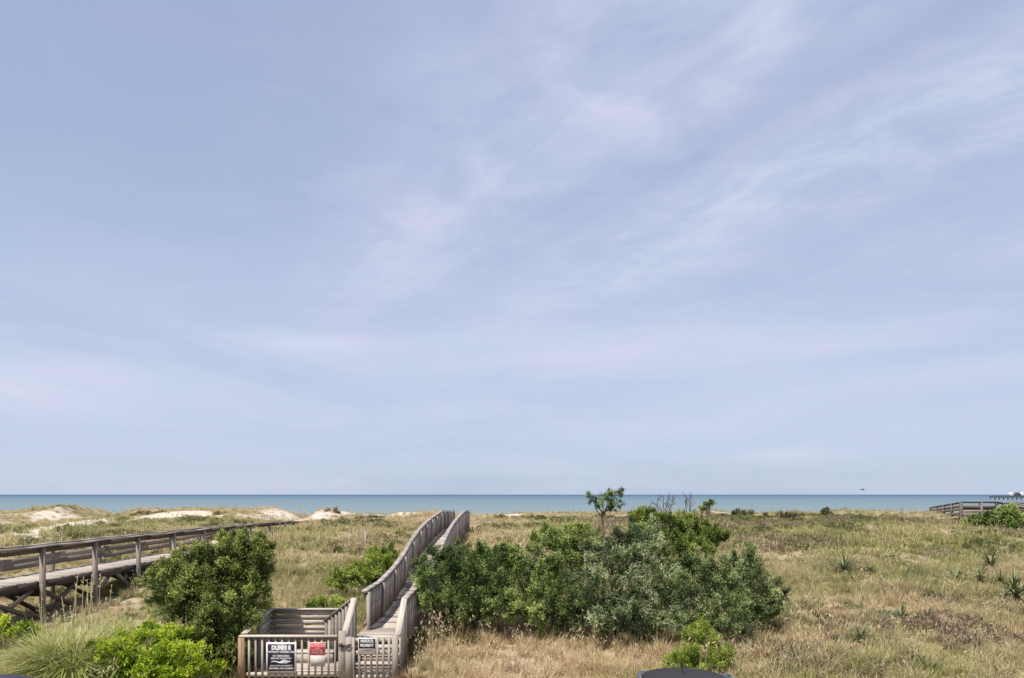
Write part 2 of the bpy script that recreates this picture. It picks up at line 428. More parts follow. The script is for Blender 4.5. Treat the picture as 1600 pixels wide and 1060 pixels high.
G1 = 'junipers massed right of the boardwalk'
shrub('juniper_shrub', 'dark green rounded juniper hugging the right side of the central boardwalk', 'shrub', (-1.7, 18.9, .4),
      [(690, 900, 19.0, 36, 40), (732, 906, 18.7, 36, 38), (700, 945, 18.5, 46, 26), (668, 885, 19.3, 16, 26), (778, 912, 19., 28, 34), (708, 870, 19.4, 22, 16), (752, 872, 19.6, 12, 20), (665, 930, 18.9, 14, 24), (745, 945, 18.4, 34, 22), (775, 880, 19.1, 26, 26), (780, 945, 18.6, 30, 24)], M['juniper'], group=G1)
shrub('juniper_shrub', 'loose mid green juniper left of centre in the thicket, below the small bare-trunked tree', 'shrub', (.9, 19.0, .4),
      [(820, 880, 19.3, 34, 28), (800, 935, 18.5, 50, 32), (850, 900, 19., 36, 34), (888, 872, 19.9, 40, 34), (865, 834, 20.5, 24, 14), (882, 848, 20.3, 26, 18), (865, 942, 18.4, 46, 36), (908, 850, 20.4, 28, 24), (836, 850, 20, 14, 14), (795, 868, 19.5, 14, 16), (905, 826, 20.6, 14, 12)], M['juniper_mid'], group=G1,
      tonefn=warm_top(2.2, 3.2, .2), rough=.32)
shrub('silver_shrub', 'large silvery grey-green shrub at the middle of the thicket with dark hollows', 'shrub', (2.9, 18.9, .4),
      [(952, 878, 19.4, 40, 32), (925, 925, 18.5, 44, 34), (1000, 846, 20.2, 40, 28), (968, 972, 17.8, 42, 24), (1016, 905, 18.9, 40, 40), (905, 968, 18.1, 34, 22), (1030, 965, 18.2, 36, 24), (985, 935, 18.2, 30, 24), (990, 880, 19.5, 30, 26), (958, 845, 20.1, 20, 18)], M['juniper_silver'], group=G1, rough=.36)
shrub('juniper_shrub', 'yellow-green flat-topped juniper on top of the thicket behind the silvery shrub', 'shrub', (5.2, 21.6, .6),
      [(1035, 828, 21.6, 44, 18), (1092, 836, 21.9, 34, 14), (1010, 810, 22., 22, 12), (1060, 860, 20.9, 42, 18), (1124, 842, 22., 16, 8), (1010, 848, 21.3, 28, 18), (1068, 818, 22., 32, 10), (1000, 800, 22., 9, 6)], M['juniper_yellow'], group=G1, rough=.32,
      tonefn=lambda C, T: T-.06)
shrub('juniper_shrub', 'wide sage green juniper spreading at the right end of the thicket', 'shrub', (5.8, 18.8, .45),
      [(1080, 925, 18.6, 44, 42), (1125, 908, 19.2, 40, 32), (1178, 930, 19., 34, 36), (1130, 962, 18.2, 52, 26), (1196, 958, 18.5, 26, 24), (1160, 884, 19.8, 28, 20), (1072, 888, 19.3, 26, 22), (1214, 938, 18.8, 16, 18), (1168, 868, 19.9, 12, 10)], M['juniper_sage'], group=G1, rough=.32)
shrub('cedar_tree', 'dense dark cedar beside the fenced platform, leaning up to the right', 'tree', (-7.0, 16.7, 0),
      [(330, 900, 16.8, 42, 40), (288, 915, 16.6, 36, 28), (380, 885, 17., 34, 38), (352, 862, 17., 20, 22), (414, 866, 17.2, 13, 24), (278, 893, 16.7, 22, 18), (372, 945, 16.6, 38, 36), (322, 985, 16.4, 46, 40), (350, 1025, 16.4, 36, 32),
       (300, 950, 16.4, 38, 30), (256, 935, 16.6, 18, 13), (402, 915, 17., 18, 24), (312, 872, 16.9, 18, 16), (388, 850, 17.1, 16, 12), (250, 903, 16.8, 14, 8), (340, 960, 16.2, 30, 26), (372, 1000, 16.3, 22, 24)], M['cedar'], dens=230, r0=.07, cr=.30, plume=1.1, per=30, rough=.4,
      tonefn=lambda C, T: T + .16*np.clip((C[:, 2]-2.2)/1.0, 0, 1))  # tone rises with height: sunlit crown painted into the leaf colour
# leafy creeper, low shrubs
shrub('creeper_bush', 'bright lime green leafy bush at the foot of the cedar', 'bush', (-8.1, 14.9, .1),
      [(152, 1044, 15., 28, 18), (205, 1028, 15., 48, 30), (272, 1036, 15., 40, 28), (232, 992, 15.5, 38, 10), (178, 1018, 15.2, 34, 14), (150, 1030, 15.1, 22, 10), (314, 1046, 15.6, 26, 13), (235, 1055, 14.8, 70, 16), (276, 1004, 15.4, 26, 16), (120, 1058, 14.9, 20, 10)], M['bright'], dens=200, nleaf=11, L=.05, W=.03, spray=.11, r0=.025, up=.7, cr=.26, plume=0, flat=.8, rough=.4, tvar=.24)
shrub('creeper_bush', 'small patch of bright green leaves at the left edge under the weathered walkway', 'bush', (-13.2, 17.5, .3),
      [(8, 988, 17.3, 26, 12), (35, 992, 17.4, 18, 8), (-25, 985, 17.4, 26, 14)], M['bright'], dens=70, nleaf=14, L=.09, W=.05, spray=.16, r0=.02, up=.6)
shrub('green_bush', 'rounded fresh green bush against the left railing of the central boardwalk', 'bush', (-5., 25., 1.0),
      [(588, 884, 25.2, 20, 22), (574, 893, 24.9, 18, 14), (602, 868, 25.8, 12, 13), (566, 903, 24.7, 14, 8)], M['fennel'], dens=150, nleaf=16, L=.08, W=.026, spray=.2, r0=.03, cr=.3, plume=.9,
      tonefn=lambda C, T: T-.08)
shrub('green_bush', 'low olive green bush beside the rounded fresh green one in the grass', 'bush', (-5.4, 22.7, .7),
      [(540, 905, 22.8, 20, 9), (527, 908, 22.8, 10, 7), (555, 903, 22.8, 10, 9)], M['fennel'], dens=60, nleaf=16, L=.08, W=.03, spray=.2, r0=.02, tonefn=lambda C, T: T-.12)
shrub('lime_weed', 'patch of yellow-green weeds behind the low board fence of the platform', 'weed', (-5., 20.3, .5),
      [(512, 948, 20.3, 22, 7), (495, 951, 20.2, 12, 4), (530, 945, 20.5, 12, 6)], M['fennel'], dens=80, nleaf=14, L=.08, W=.03, spray=.16, r0=.01)
shrub('feathery_bush', 'feathery bright green young bush in front of the thicket, above the black car roof', 'bush', (4.0, 15.6, .2),
      [(1090, 1008, 15.6, 14, 16), (1080, 1028, 15.4, 22, 12), (1118, 1026, 15.5, 18, 10), (1060, 1036, 15.4, 16, 7), (1098, 986, 15.8, 7, 10), (1138, 1034, 15.5, 16, 6), (1050, 1040, 15.3, 14, 5), (1100, 1040, 15.2, 30, 10), (1082, 995, 15.7, 7, 9), (1112, 1006, 15.6, 8, 9)], M['fennel'], dens=260, nleaf=18, L=.06, W=.014, spray=.16, r0=.012, up=1.1, rough=.4, cr=.13)
shrub('dune_shrub', 'low bright green windswept shrub in front of the far right walkway', 'shrub', (27.4, 39.5, 2.1),
      [(1560, 812, 40, 34, 9), (1545, 818, 39.6, 26, 9), (1580, 806, 40.2, 20, 8), (1525, 821, 39.6, 16, 6), (1592, 822, 38.6, 20, 8), (1572, 800, 40.4, 10, 5)], M['juniper_mid'], dens=34, nleaf=20, L=.13, W=.05, spray=.34)
shrub('dune_shrub', 'russet brown shrub on the dune crest by the sandy gap', 'shrub', tuple(hit(516, 806)),
      [(516, 801, 50, 11, 5), (506, 805, 50, 9, 3), (527, 804, 50, 9, 3)], M['brownbush'], dens=24, nleaf=16, L=.1, W=.035, spray=.2, cr=.22, tonefn=lambda C, T: T+.2)
shrub('dune_shrub', 'small dark round shrub alone on the right skyline of the dunes', 'shrub', tuple(hit(1294, 800)),
      [(1294, 800, 47, 8, 4), (1285, 804, 47, 8, 3)], M['darkbush'], dens=24, nleaf=16, L=.1, W=.035, spray=.18, cr=.18, plume=.8, tonefn=lambda C, T: T+.12)
shrub('dune_shrub', 'wide low olive shrub on the dune crest right of the thicket', 'shrub', tuple(hit(1220, 806)),
      [(1212, 807, 45, 16, 4), (1236, 808, 45, 12, 3)], M['darkbush'], dens=24, nleaf=16, L=.1, W=.035, spray=.18, cr=.18, plume=0, tonefn=lambda C, T: T+.3)
shrub('dune_shrub', 'small olive shrub on the crest between the bare twigs and the wide low shrub', 'shrub', tuple(hit(1155, 800)),
      [(1155, 802, 46, 9, 4), (1168, 804, 46, 8, 3)], M['darkbush'], dens=24, nleaf=16, L=.1, W=.035, spray=.18, cr=.18, plume=0, tonefn=lambda C, T: T+.25)
shrub('dune_shrub', 'little green shrub poking above the horizon right of the bare twigs', 'shrub', (6.3, 22.6, .7),
      [(1103, 790, 22.6, 4, 2), (1110, 786, 22.6, 3, 1.5), (1096, 796, 22.6, 5, 2)], M['juniper'], dens=120, nleaf=14, L=.05, W=.018, spray=.11, r0=.012, cr=.12, per=10)

# the small tree with a bare crooked trunk above the thicket
tr = empty('small_tree', (2.45, 19.6, .5), 'small tree with a bare crooked trunk rising above the thicket', 'tree')
mb = MB()
pts = [(2.5, 19.6, .4), P(946, 870, 19.6), P(944, 838, 19.6), P(941, 812, 19.6), P(944, 800, 19.6)]
mb.tube(pts, [.06, .045, .036, .03, .022], 7)
tips = [(928, 782), (920, 774), (936, 776), (950, 775), (962, 774), (968, 788), (956, 786), (940, 768), (966, 768)]
for (a, b) in tips:
    t = P(a, b, 19.6 + random.uniform(-.3, .3)); s = P(941 + random.uniform(-1, 4), random.uniform(800, 812), 19.6)
    q = s.lerp(t, .5) + Vector((random.uniform(-.05, .05), random.uniform(-.1, .1), -.03))
    mb.tube([s, q, t], [.018, .012, .005], 5)
mb.build('trunk', M['bark'], tr)
lb = lobes_world([(929, 780, 19.6, 9, 6, .2), (943, 773, 19.7, 12, 5, .22), (960, 776, 19.6, 10, 6, .22), (964, 789, 19.5, 7, 5, .16), (921, 776, 19.5, 5, 4, .14), (952, 791, 19.6, 6, 4, .14), (968, 769, 19.7, 5, 3, .12), (934, 790, 19.5, 5, 4, .14), (949, 782, 19.8, 8, 4, .2), (957, 797, 19.6, 4, 3, .1)])
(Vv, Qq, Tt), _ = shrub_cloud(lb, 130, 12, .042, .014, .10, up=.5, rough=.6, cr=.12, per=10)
link('crown', np_mesh('crown', Vv, Qq, {'tone': Tt}), M['juniper'], tr)

# bare twigs sticking up behind the thicket
for (lab, bx, by, dd, tw) in (('bare grey twigs fanning out against the sea left of a taller pair', 1040, 815, 22.2, [(1028, 780), (1036, 773), (1044, 776), (1052, 783), (1022, 786), (1056, 774), (1046, 787)]),
                              ('taller thin pair of bare twigs right of the fan of twigs', 1076, 812, 22.4, [(1073, 774), (1081, 769), (1084, 778), (1070, 784)])):
    b = P(bx, by, dd)
    r = empty('bare_twigs', (b.x, b.y, gz(b.x, b.y)), lab, 'twigs')
    mb = MB()
    for (a, c) in tw:
        t = P(a, c, dd + random.uniform(-.3, .3)); q = b.lerp(t, .55) + Vector((random.uniform(-.12, .12), 0, -.02))
        mb.tube([(b.x, b.y, gz(b.x, b.y)), b, q, t], [.022, .018, .012, .006], 5)
        for k in range(5):
            s = q.lerp(t, random.random()*.9); e = s + Vector((random.uniform(-.18, .18), random.uniform(-.1, .1), random.uniform(.05, .22)))
            mb.tube([s, s.lerp(e, .6), e], [.008, .007, .004], 4)
    mb.build('branches', M['twig'], r)

# ------------------------------------------------------------------ blades (grass tufts, tussock, yucca)
def strips(base, d0, L, W, droop, tone):
    """curved tapering blades, two quads each"""
    n = len(base)
    hz = d0.copy(); hz[:, 2] = 0; hz = unit(hz + 1e-5)
    side = unit(np.cross(d0, np.array((0, 0, 1.))) + 1e-6)
    p1 = base + d0*(L*.5)[:, None]
    d1 = unit(d0 + (hz*.6 - np.array((0, 0, 1.)))*droop[:, None])
    p2 = p1 + d1*(L*.5)[:, None]
    w = (W/2)[:, None]
    V = np.stack([base-side*w, base+side*w, p1+side*w*.85, p1-side*w*.85, p2+side*w*.15, p2-side*w*.15], 1).reshape(-1, 3)
    k = np.arange(n)*6
    Q = np.concatenate([np.stack([k, k+1, k+2, k+3], 1), np.stack([k+3, k+2, k+4, k+5], 1)])
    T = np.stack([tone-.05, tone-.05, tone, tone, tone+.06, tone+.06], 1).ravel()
    return V, Q, np.clip(T, 0, 1)

def tuft_mesh(name, n, h, spread, W, droop, lean=.5, tone=(.5, .13), rad=.12):
    a = RNG.random(n)*2*math.pi; r = rad*np.sqrt(RNG.random(n))
    base = np.stack([np.cos(a)*r, np.sin(a)*r, np.full(n, -.03)], 1)
    a2 = a + RNG.normal(size=n)*.8; ti = np.abs(RNG.normal(size=n))*spread
    d = unit(np.stack([np.cos(a2)*ti, np.sin(a2)*ti, np.ones(n)], 1))
    L = h*(.55 + .6*RNG.random(n))
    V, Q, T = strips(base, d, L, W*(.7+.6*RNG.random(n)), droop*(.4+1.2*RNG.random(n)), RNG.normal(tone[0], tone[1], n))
    return np_mesh(name, V, Q, {'tone': T})

def oat_mesh(name, n, h, W):
    """tall thin stalks with drooping seed heads"""
    a = RNG.random(n)*2*math.pi
    base = np.stack([np.cos(a)*.1, np.sin(a)*.1, np.full(n, -.03)], 1)
    ti = RNG.random(n)*.25
    d = unit(np.stack([np.cos(a)*ti, np.sin(a)*ti, np.ones(n)], 1))
    L = h*(.7+.4*RNG.random(n))
    V, Q, T = strips(base, d, L, np.full(n, W), np.full(n, .15), np.full(n, .62))
    tips = V.reshape(n, 6, 3)[:, 4:].mean(1)
    hb = np.repeat(tips, 5, 0) + RNG.normal(size=(5*n, 3))*np.array((.03, .03, .05))
    hd = unit(RNG.normal(size=(5*n, 3))*.5 + np.array((0, 0, -.6)))
    V2, Q2, T2 = diamonds(hb, hd, np.full(5*n, .09), np.full(5*n, .028), np.full(5*n, .62))
    return np_mesh(name, np.concatenate([V, V2]), np.concatenate([Q, Q2+len(V)]), {'tone': np.concatenate([T, T2])})

def scrub_mesh(name, n, r, L, W):
    u = unit(RNG.normal(size=(n, 3))); u[:, 2] = np.abs(u[:, 2])
    base = u*np.array((r, r, r*.7))*(RNG.random(n)**.4)[:, None]
    d = unit(u + RNG.normal(size=(n, 3))*.6)
    V, Q, T = diamonds(base, d, L*(.5+RNG.random(n)), W*(.6+.8*RNG.random(n)), np.clip(RNG.normal(.5, .16, n), 0, 1))
    return np_mesh(name, V, Q, {'tone': T})

M['grass'] = foliage('dune_grass_blade', [(.0, (.20, .215, .068)), (.2, (.33, .33, .125)), (.42, (.46, .42, .20)), (.62, (.55, .465, .27)), (.82, (.62, .475, .285)), (1., (.68, .56, .375))], .42, .7, inst=True, spec=.12)
M['scrub'] = foliage('dead_scrub', [(.0, (.11, .08, .055)), (.35, (.20, .15, .10)), (.65, (.31, .235, .165)), (1., (.42, .33, .24))], .15, .8, inst=True, spec=.1)
M['greenscrub'] = foliage('green_ground_cover', [(.0, (.05, .065, .025)), (.4, (.11, .125, .045)), (.7, (.19, .195, .075)), (1., (.3, .28, .13))], .25, .7, inst=True, spec=.12)

def src_collection(name, meshes, mat):
    c = bpy.data.collections.new(name)
    for i, me in enumerate(meshes):
        me.materials.append(mat if not isinstance(mat, list) else mat[i])
        o = bpy.data.objects.new('%s_%02d' % (name, i), me); c.objects.link(o)
    return c

def scatter(name, label, cat, pts, idx, rotz, tilt, scl, tint, coll):
    n = len(pts)
    me = bpy.data.meshes.new(name); me.vertices.add(n); me.vertices.foreach_set('co', np.asarray(pts, np.float32).ravel())
    rot = np.stack([tilt[:, 0], tilt[:, 1], rotz], 1).astype(np.float32)
    at = me.attributes.new('rot', 'FLOAT_VECTOR', 'POINT'); at.data.foreach_set('vector', rot.ravel())
    at = me.attributes.new('scl', 'FLOAT', 'POINT'); at.data.foreach_set('value', scl.astype(np.float32))
    at = me.attributes.new('tint', 'FLOAT', 'POINT'); at.data.foreach_set('value', tint.astype(np.float32))
    at = me.attributes.new('idx', 'INT', 'POINT'); at.data.foreach_set('value', idx.astype(np.int32))
    o = bpy.data.objects.new(name, me); COL.objects.link(o)
    ng = bpy.data.node_groups.new(name + '_scatter', 'GeometryNodeTree')
    ng.interface.new_socket('Geometry', in_out='INPUT', socket_type='NodeSocketGeometry')
    ng.interface.new_socket('Geometry', in_out='OUTPUT', socket_type='NodeSocketGeometry')
    N, L = ng.nodes, ng.links
    gi = N.new('NodeGroupInput'); go = N.new('NodeGroupOutput'); iop = N.new('GeometryNodeInstanceOnPoints')
    ci = N.new('GeometryNodeCollectionInfo'); ci.inputs[0].default_value = coll; ci.inputs[1].default_value = True; ci.inputs[2].default_value = True
    def na(nm, t):
        a = N.new('GeometryNodeInputNamedAttribute'); a.data_type = t; a.inputs[0].default_value = nm; return a.outputs[0]
    e2r = N.new('FunctionNodeEulerToRotation'); L.new(na('rot', 'FLOAT_VECTOR'), e2r.inputs[0])
    L.new(gi.outputs[0], iop.inputs['Points']); L.new(ci.outputs[0], iop.inputs['Instance']); iop.inputs['Pick Instance'].default_value = True
    L.new(na('idx', 'INT'), iop.inputs['Instance Index']); L.new(e2r.outputs[0], iop.inputs['Rotation']); L.new(na('scl', 'FLOAT'), iop.inputs['Scale'])
    L.new(iop.outputs[0], go.inputs[0])
    md = o.modifiers.new('scatter', 'NODES'); md.node_group = ng
    return tag(o, label, cat, kind='stuff')

near_tufts = [tuft_mesh('near', 60, .42, .55, .013, .5) for _ in range(4)] + [tuft_mesh('near_low', 55, .24, .9, .014, .6, rad=.2) for _ in range(3)] + [oat_mesh('near_oat', 5, .8, .008) for _ in range(2)]
far_tufts = [tuft_mesh('far', 26, .42, .55, .03, .5, rad=.2) for _ in range(4)] + [tuft_mesh('far_low', 26, .24, .9, .034, .6, rad=.28) for _ in range(3)] + [oat_mesh('far_oat', 4, .85, .018) for _ in range(2)]
coll_near = src_collection('grass_near', near_tufts, M['grass'])
coll_far = src_collection('grass_far', far_tufts, M['grass'])

def candidates(y0, y1, dens, margin=3.):
    A = (y1-y0)*(2*(.76*y1+margin)); n = int(A*dens)
    X = (RNG.random(n)*2-1)*(.76*y1+margin); Y = y0 + RNG.random(n)*(y1-y0)
    k = np.abs(X) < .745*Y + margin
    return X[k], Y[k]
def allowed(X, Y):
    k = ~((X > -4.05) & (X < -2.4) & (Y > 13) & (Y < 47))
    k &= ~((X > -6.3) & (X < -2.4) & (Y < 18.0))
    lx = -13.6 + .036*(Y-20.2)
    k &= ~((np.abs(X - lx + .65) < .9) & (Y > 27) & (Y < 33))
    # cars
    k &= ~((np.abs(X-2.5) < 1.6) & (Y < 12.5)); k &= ~((np.abs(X+7) < 1.6) & (Y < 12))
    k &= Y > 12
    return k
def tone_field(X, Y):
    """0 green .. 1 pale straw, by broad patches"""
    t = .42 + (fbm(X*.13, Y*.16, 51)-.5)*1.0 + (fbm(X*.5, Y*.5, 61)-.5)*.7
    # dry straw in front of the thicket and right of the gate
    t = t + .30*np.exp(-((X-1.5)/4.5)**2 - ((Y-16)/2.2)**2)
    # greener flank high on the right
    t = t + .16*np.exp(-((X-13)/9.)**2 - ((Y-18)/4.)**2)
    t = t - .2*np.exp(-((X-19)/11.)**2 - ((Y-38)/8.)**2)
    t = t + .06*(X < -4) + .12*np.exp(-((X+22)/14.)**2)*np.clip((Y-40)/8, 0, 1)
    return t
def grass_set(name, label, y0, y1, dens, coll, scl0):
    X, Y = candidates(y0, y1, dens)
    s = sandmask(X, Y); n = fbm(X*.45, Y*.45, 77, 4)
    k = allowed(X, Y) & (RNG.random(len(X)) > s*.9) & (RNG.random(len(X)) < np.maximum(np.clip((n-.26)*4.5, .55, 1), Y < 18.5))
    X, Y = X[k], Y[k]; n = len(X)
    idx = RNG.choice(9, size=n, p=[.13, .13, .13, .13, .14, .14, .14, .03, .03])
    tl = RNG.normal(size=(n, 2))*.12
    h = .65 + .75*fbm(X*.3, Y*.3, 88)
    h = h*(1 - .42*np.clip((Y-36)/10, 0, 1))
    h = h*np.where((X < -9.5) & (Y > 16.5) & (Y < 29), .6, 1.)
    scatter(name, label, 'grass', np.stack([X, Y, ground(X, Y)], 1), idx, RNG.random(n)*6.283, tl, scl0*h*(.7+.6*RNG.random(n)), np.clip(tone_field(X, Y) + RNG.normal(size=n)*.12, 0, 1), coll)
grass_set('dune_grass', 'dry tan and olive grass covering the near dune slope', 12.5, 29, 17, coll_near, 1.)
grass_set('dune_grass', 'tan grass covering the far dune slope and crest', 29, 60, 9, coll_far, 1.)

# low scrub patches
def patches(X, Y, seed, lo): return RNG.random(len(X)) < np.clip((fbm(X*.32, Y*.42, seed, 3)-lo)*9, 0, 1)
X, Y = candidates(13, 46, 6.); k = allowed(X, Y) & (patches(X, Y, 101, .53)) & (sandmask(X, Y) < .3) & (X > 4); X, Y = X[k], Y[k]
coll_s = src_collection('scrub', [scrub_mesh('scrub', 170, .22, .08, .02) for _ in range(4)], M['scrub'])
n = len(X)
scatter('dead_scrub', 'patches of low brown dead scrub among the dune grass', 'scrub', np.stack([X, Y, ground(X, Y)], 1), RNG.integers(0, 4, n), RNG.random(n)*6.28, RNG.normal(size=(n, 2))*.1, .9+.9*RNG.random(n), np.clip(RNG.normal(.55, .18, n), 0, 1), coll_s)
X, Y = candidates(13, 48, 8.); k = allowed(X, Y) & (patches(X, Y, 131, .53)) & (sandmask(X, Y) < .3); X, Y = X[k], Y[k]
coll_g = src_collection('cover', [scrub_mesh('cover', 150, .2, .085, .03) for _ in range(4)], M['greenscrub'])
n = len(X)
scatter('ground_cover', 'low olive green ground cover among the dune grass', 'ground cover', np.stack([X, Y, ground(X, Y)], 1), RNG.integers(0, 4, n), RNG.random(n)*6.28, RNG.normal(size=(n, 2))*.1, .7+.7*RNG.random(n), np.clip(RNG.normal(.6, .18, n), 0, 1), coll_g)

# tussock with tall stalks at the left
def tussock(px, py, d, label, rad, h, n, droop=.75):
    p = P(px, py, d); p.z = gz(p.x, p.y)
    root = empty('tussock_grass', p, label, 'grass clump')
    a = RNG.random(n)*2*math.pi; r = .22*np.sqrt(RNG.random(n))
    hub = RNG.normal(size=(5, 2))*np.array((.5, .25))*rad; hub[0] = 0; hi_ = RNG.integers(0, 5, n)
    base = np.stack([p.x+hub[hi_, 0]+np.cos(a)*r, p.y+hub[hi_, 1]+np.sin(a)*r, np.full(n, p.z-.03)], 1)
    ti = .15 + 1.25*RNG.random(n)**1.1
    a2 = a + RNG.normal(size=n)*.35
    dd = unit(np.stack([np.cos(a2)*ti, np.sin(a2)*ti, np.ones(n)], 1))
    L = h*(.75+.5*RNG.random(n))
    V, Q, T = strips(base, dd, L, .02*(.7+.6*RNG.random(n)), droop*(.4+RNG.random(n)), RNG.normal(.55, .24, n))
    link('blades', np_mesh('blades', V, Q, {'tone': T}), M['pampas'], root)
    return root, p
t1, p1 = tussock(105, 1038, 15.4, 'big arching green grass tussock with tall pale stalks, left of the lime bush', 1.3, 1.35, 3200)
for k in range(26):
    mb = MB()
    a = random.uniform(-1, 1)
    b = p1 + Vector((random.uniform(-.35, .9), random.uniform(-.2, .6), 0))
    tip = b + Vector((random.uniform(-.35, .35), random.uniform(-.2, .2), random.uniform(1.3, 2.25)))
    mb.tube([b, b.lerp(tip, .55) + Vector((random.uniform(-.05, .05), 0, 0)), tip], [.012, .010, .007], 4, .97)
    for q in range(6):
        s = b.lerp(tip, random.uniform(.82, 1.)); mb.tube([s, s + Vector((random.uniform(-.05, .05), random.uniform(-.04, .04), random.uniform(-.02, .07)))], [.010, .004], 4, .97)
    mb.build('seed_stalk', M['pampas'], t1)
tussock(190, 960, 17.0, 'pale upright grass clump between the lime bush and the weathered walkway', .6, 1.0, 900, .45)
tussock(640, 1056, 15.6, 'small russet grass clump at the bottom by the gate', .3, .4, 160, .5)[0].children[0].data.materials[0] = M['brownbush']

def yucca(px, py, rpx, label, n=70, rnd=0, wide=.04):
    p = hit(px, py + rpx*.45); R = rpx*p.y/F*1.15
    root = empty('yucca', p, label, 'yucca', 'yuccas scattered over the right slope')
    u = unit(RNG.normal(size=(n*2, 3))); u = u[u[:, 2] > -.12][:n]
    m_ = len(u)
    base = np.tile(np.array(p) + np.array((0, 0, R*.35)), (m_, 1)) + u*R*.08
    L = R*(.8+.3*RNG.random(m_))
    V, Q, T = strips(base, u, L, wide*(.8+.4*RNG.random(m_))*min(1.6, max(.8, R/.5)), .12+.15*RNG.random(m_), RNG.normal(.5, .15, m_))
    link('leaf_rosette', np_mesh('leaf_rosette', V, Q, {'tone': T}), M['yucca'], root)
    MB().tube([p - Vector((0, 0, .05)), p + Vector((0, 0, R*.36))], [.06, .05], 7).build('stem', M['bark'], root)
for a in ((1320, 888, 24, 'spiky yucca farthest left on the right-hand slope, beside a smaller one'),
          (1359, 890, 16, 'small yucca just right of the spiky yucca farthest left'),
          (1417, 904, 15, 'small grey yucca in the middle of the right slope, touching another'),
          (1437, 900, 14, 'small yucca touching the right of a small grey one'),
          (1493, 905, 24, 'dark-centred yucca below the crest, left of three crowded ones'),
          (1548, 882, 24, 'highest yucca of the crowded group near the right edge'),
          (1533, 904, 20, 'pale loose yucca between the dark-centred one and the biggest'),
          (1562, 908, 20, 'yucca directly behind the biggest one at the right edge'),
          (1586, 930, 36, 'biggest blue-green yucca at the right edge of the slope'),
          (1409, 966, 24, 'round yucca alone low on the slope, left of a small upright one'),
          (1451, 964, 15, 'small upright yucca right of the round one low on the slope'),
          (1344, 998, 24, 'sparse yucca near the foot of the slope, beside a tiny one'),
          (1384, 1000, 13, 'tiny yucca right of the sparse one near the foot of the slope'),
          (1243, 1028, 22, 'pale yucca at the lower left of the right slope'),
          (1452, 1046, 18, 'lowest yucca, at the bottom edge of the picture'),
          (1158, 990, 36, 'broad-bladed yucca in front of the right end of the thicket')):
    yucca(a[0], a[1], a[2], a[3], 90 if a[2] > 30 else 64)

# ------------------------------------------------------------------ central boardwalk
XL, XR = -3.85, -2.6
bw = empty('boardwalk', (-3.2, 17.2, 0), 'weathered boardwalk with solid picket rails climbing the dune to the sea', 'boardwalk')
mb = MB()
y = 17.2
while y < 52:
    z = float(deck_main(y)); z2 = float(deck_main(y+.14))
    mb.board((XL-.06+random.uniform(-.02, .02), y+.07, (z+z2)/2-.02+random.uniform(-.006, .006)), (XR+.06+random.uniform(-.02, .02), y+.07, (z+z2)/2-.02), .136, .038, (0, 1, (z2-z)/.14), 1.25 if random.random() < .12 else random.random()**1.2)
    y += .145
mb.build('deck', M['wood_deck'], bw)
for x in (XL+.1, XR-.1):
    mb = MB(); yy = np.arange(17.2, 52, .8)
    for a, b in zip(yy[:-1], yy[1:]):
        mb.board((x, a, float(deck_main(a))-.17), (x, b, float(deck_main(b))-.17), .05, .22, (1, 0, 0), .3)
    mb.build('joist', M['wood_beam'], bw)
# steps behind the gate
steps = [(16.15, .13), (16.43, .27), (16.71, .41), (16.99, .54)]
for (yy, zz) in steps:
    mb = MB(); mb.board((XL+.06, yy, zz), (XR-.06, yy, zz), .28, .04, (0, 1, 0), .75+random.random()*.25)
    mb.board((XL+.06, yy-.115, zz-.085), (XR-.06, yy-.115, zz-.085), .025, .125, (0, 1, 0), .25)
    mb.build('step', M['wood_deck'], bw)
RH = 1.02
def rail_side(x, sgn, ystart, yend, pick_out, mat, lean=0.):
    """posts, picket panels and capped handrail along one side; sgn: which way the pickets face"""
    bays = np.arange(ystart, yend+.01, 2.1)
    for a, b in zip(bays[:-1], bays[1:]):
        mb = MB(); yy = a + .09
        while yy < b - .05:
            z = float(deck_main(yy)); w = .108
            mb.board((x + pick_out + random.uniform(-.006, .006), yy, z-.06+random.uniform(-.04, .03)), (x + pick_out + random.uniform(-.008, .008), yy + random.uniform(-.008, .008), z+RH-.05), w, .022, (0, 1, 0))
            yy += .158
        mb.build('picket_panel', mat, bw)
        mb = MB()
        for hh in (.16, .90):
            mb.board((x, a, float(deck_main(a))+hh), (x, b, float(deck_main(b))+hh), .038, .09, (1, 0, 0), .3)
        mb.build('rail', mat, bw)
    for a in bays:
        z = float(deck_main(a))
        MB().post(x + (.10 if sgn > 0 else 0), a, gz(x, a)-.3, z+RH-.03, .09).build('post', mat, bw)
    mb = MB(); yy = np.arange(ystart-.08, yend+.2, .7)
    for a, b in zip(yy[:-1], yy[1:]):
        mb.board((x, a, float(deck_main(a))+RH), (x, b, float(deck_main(b))+RH), .15, .038, (1, 0, 0), .5+.35*random.random())
    mb.build('handrail', mat, bw)
rail_side(XL, 1, 18.4, 47., .055, M['wood_grey'])
rail_side(XR, -1, 17.15, 42.6, .055, M['wood_grey'])
# stair rails: sloping cap boards with pickets
def stair_rail(x, y0, z0, y1, z1, name):
    mb = MB()
    mb.board((x, y0, z0), (x, y1, z1), .14, .038, (1, 0, 0), .95); mb.build('stair_handrail', M['wood_deck'], bw)
    mb = MB(); n = 7
    for i in range(n):
        t = (i+.5)/n; mb.post(x+.05, y0+(y1-y0)*t, -.02, z0+(z1-z0)*t-.04, .022, .11)
    mb.build('picket_panel', M['wood_grey'], bw)
    mb = MB().post(x, y1, .0, z1-.02, .09); mb.build('post', M['wood_grey'], bw)
stair_rail(XL+.02, 16.05, .99, 17.1, 1.68, 'left')
stair_rail(XR-.01, 16.05, .99, 17.1, 1.68, 'right')
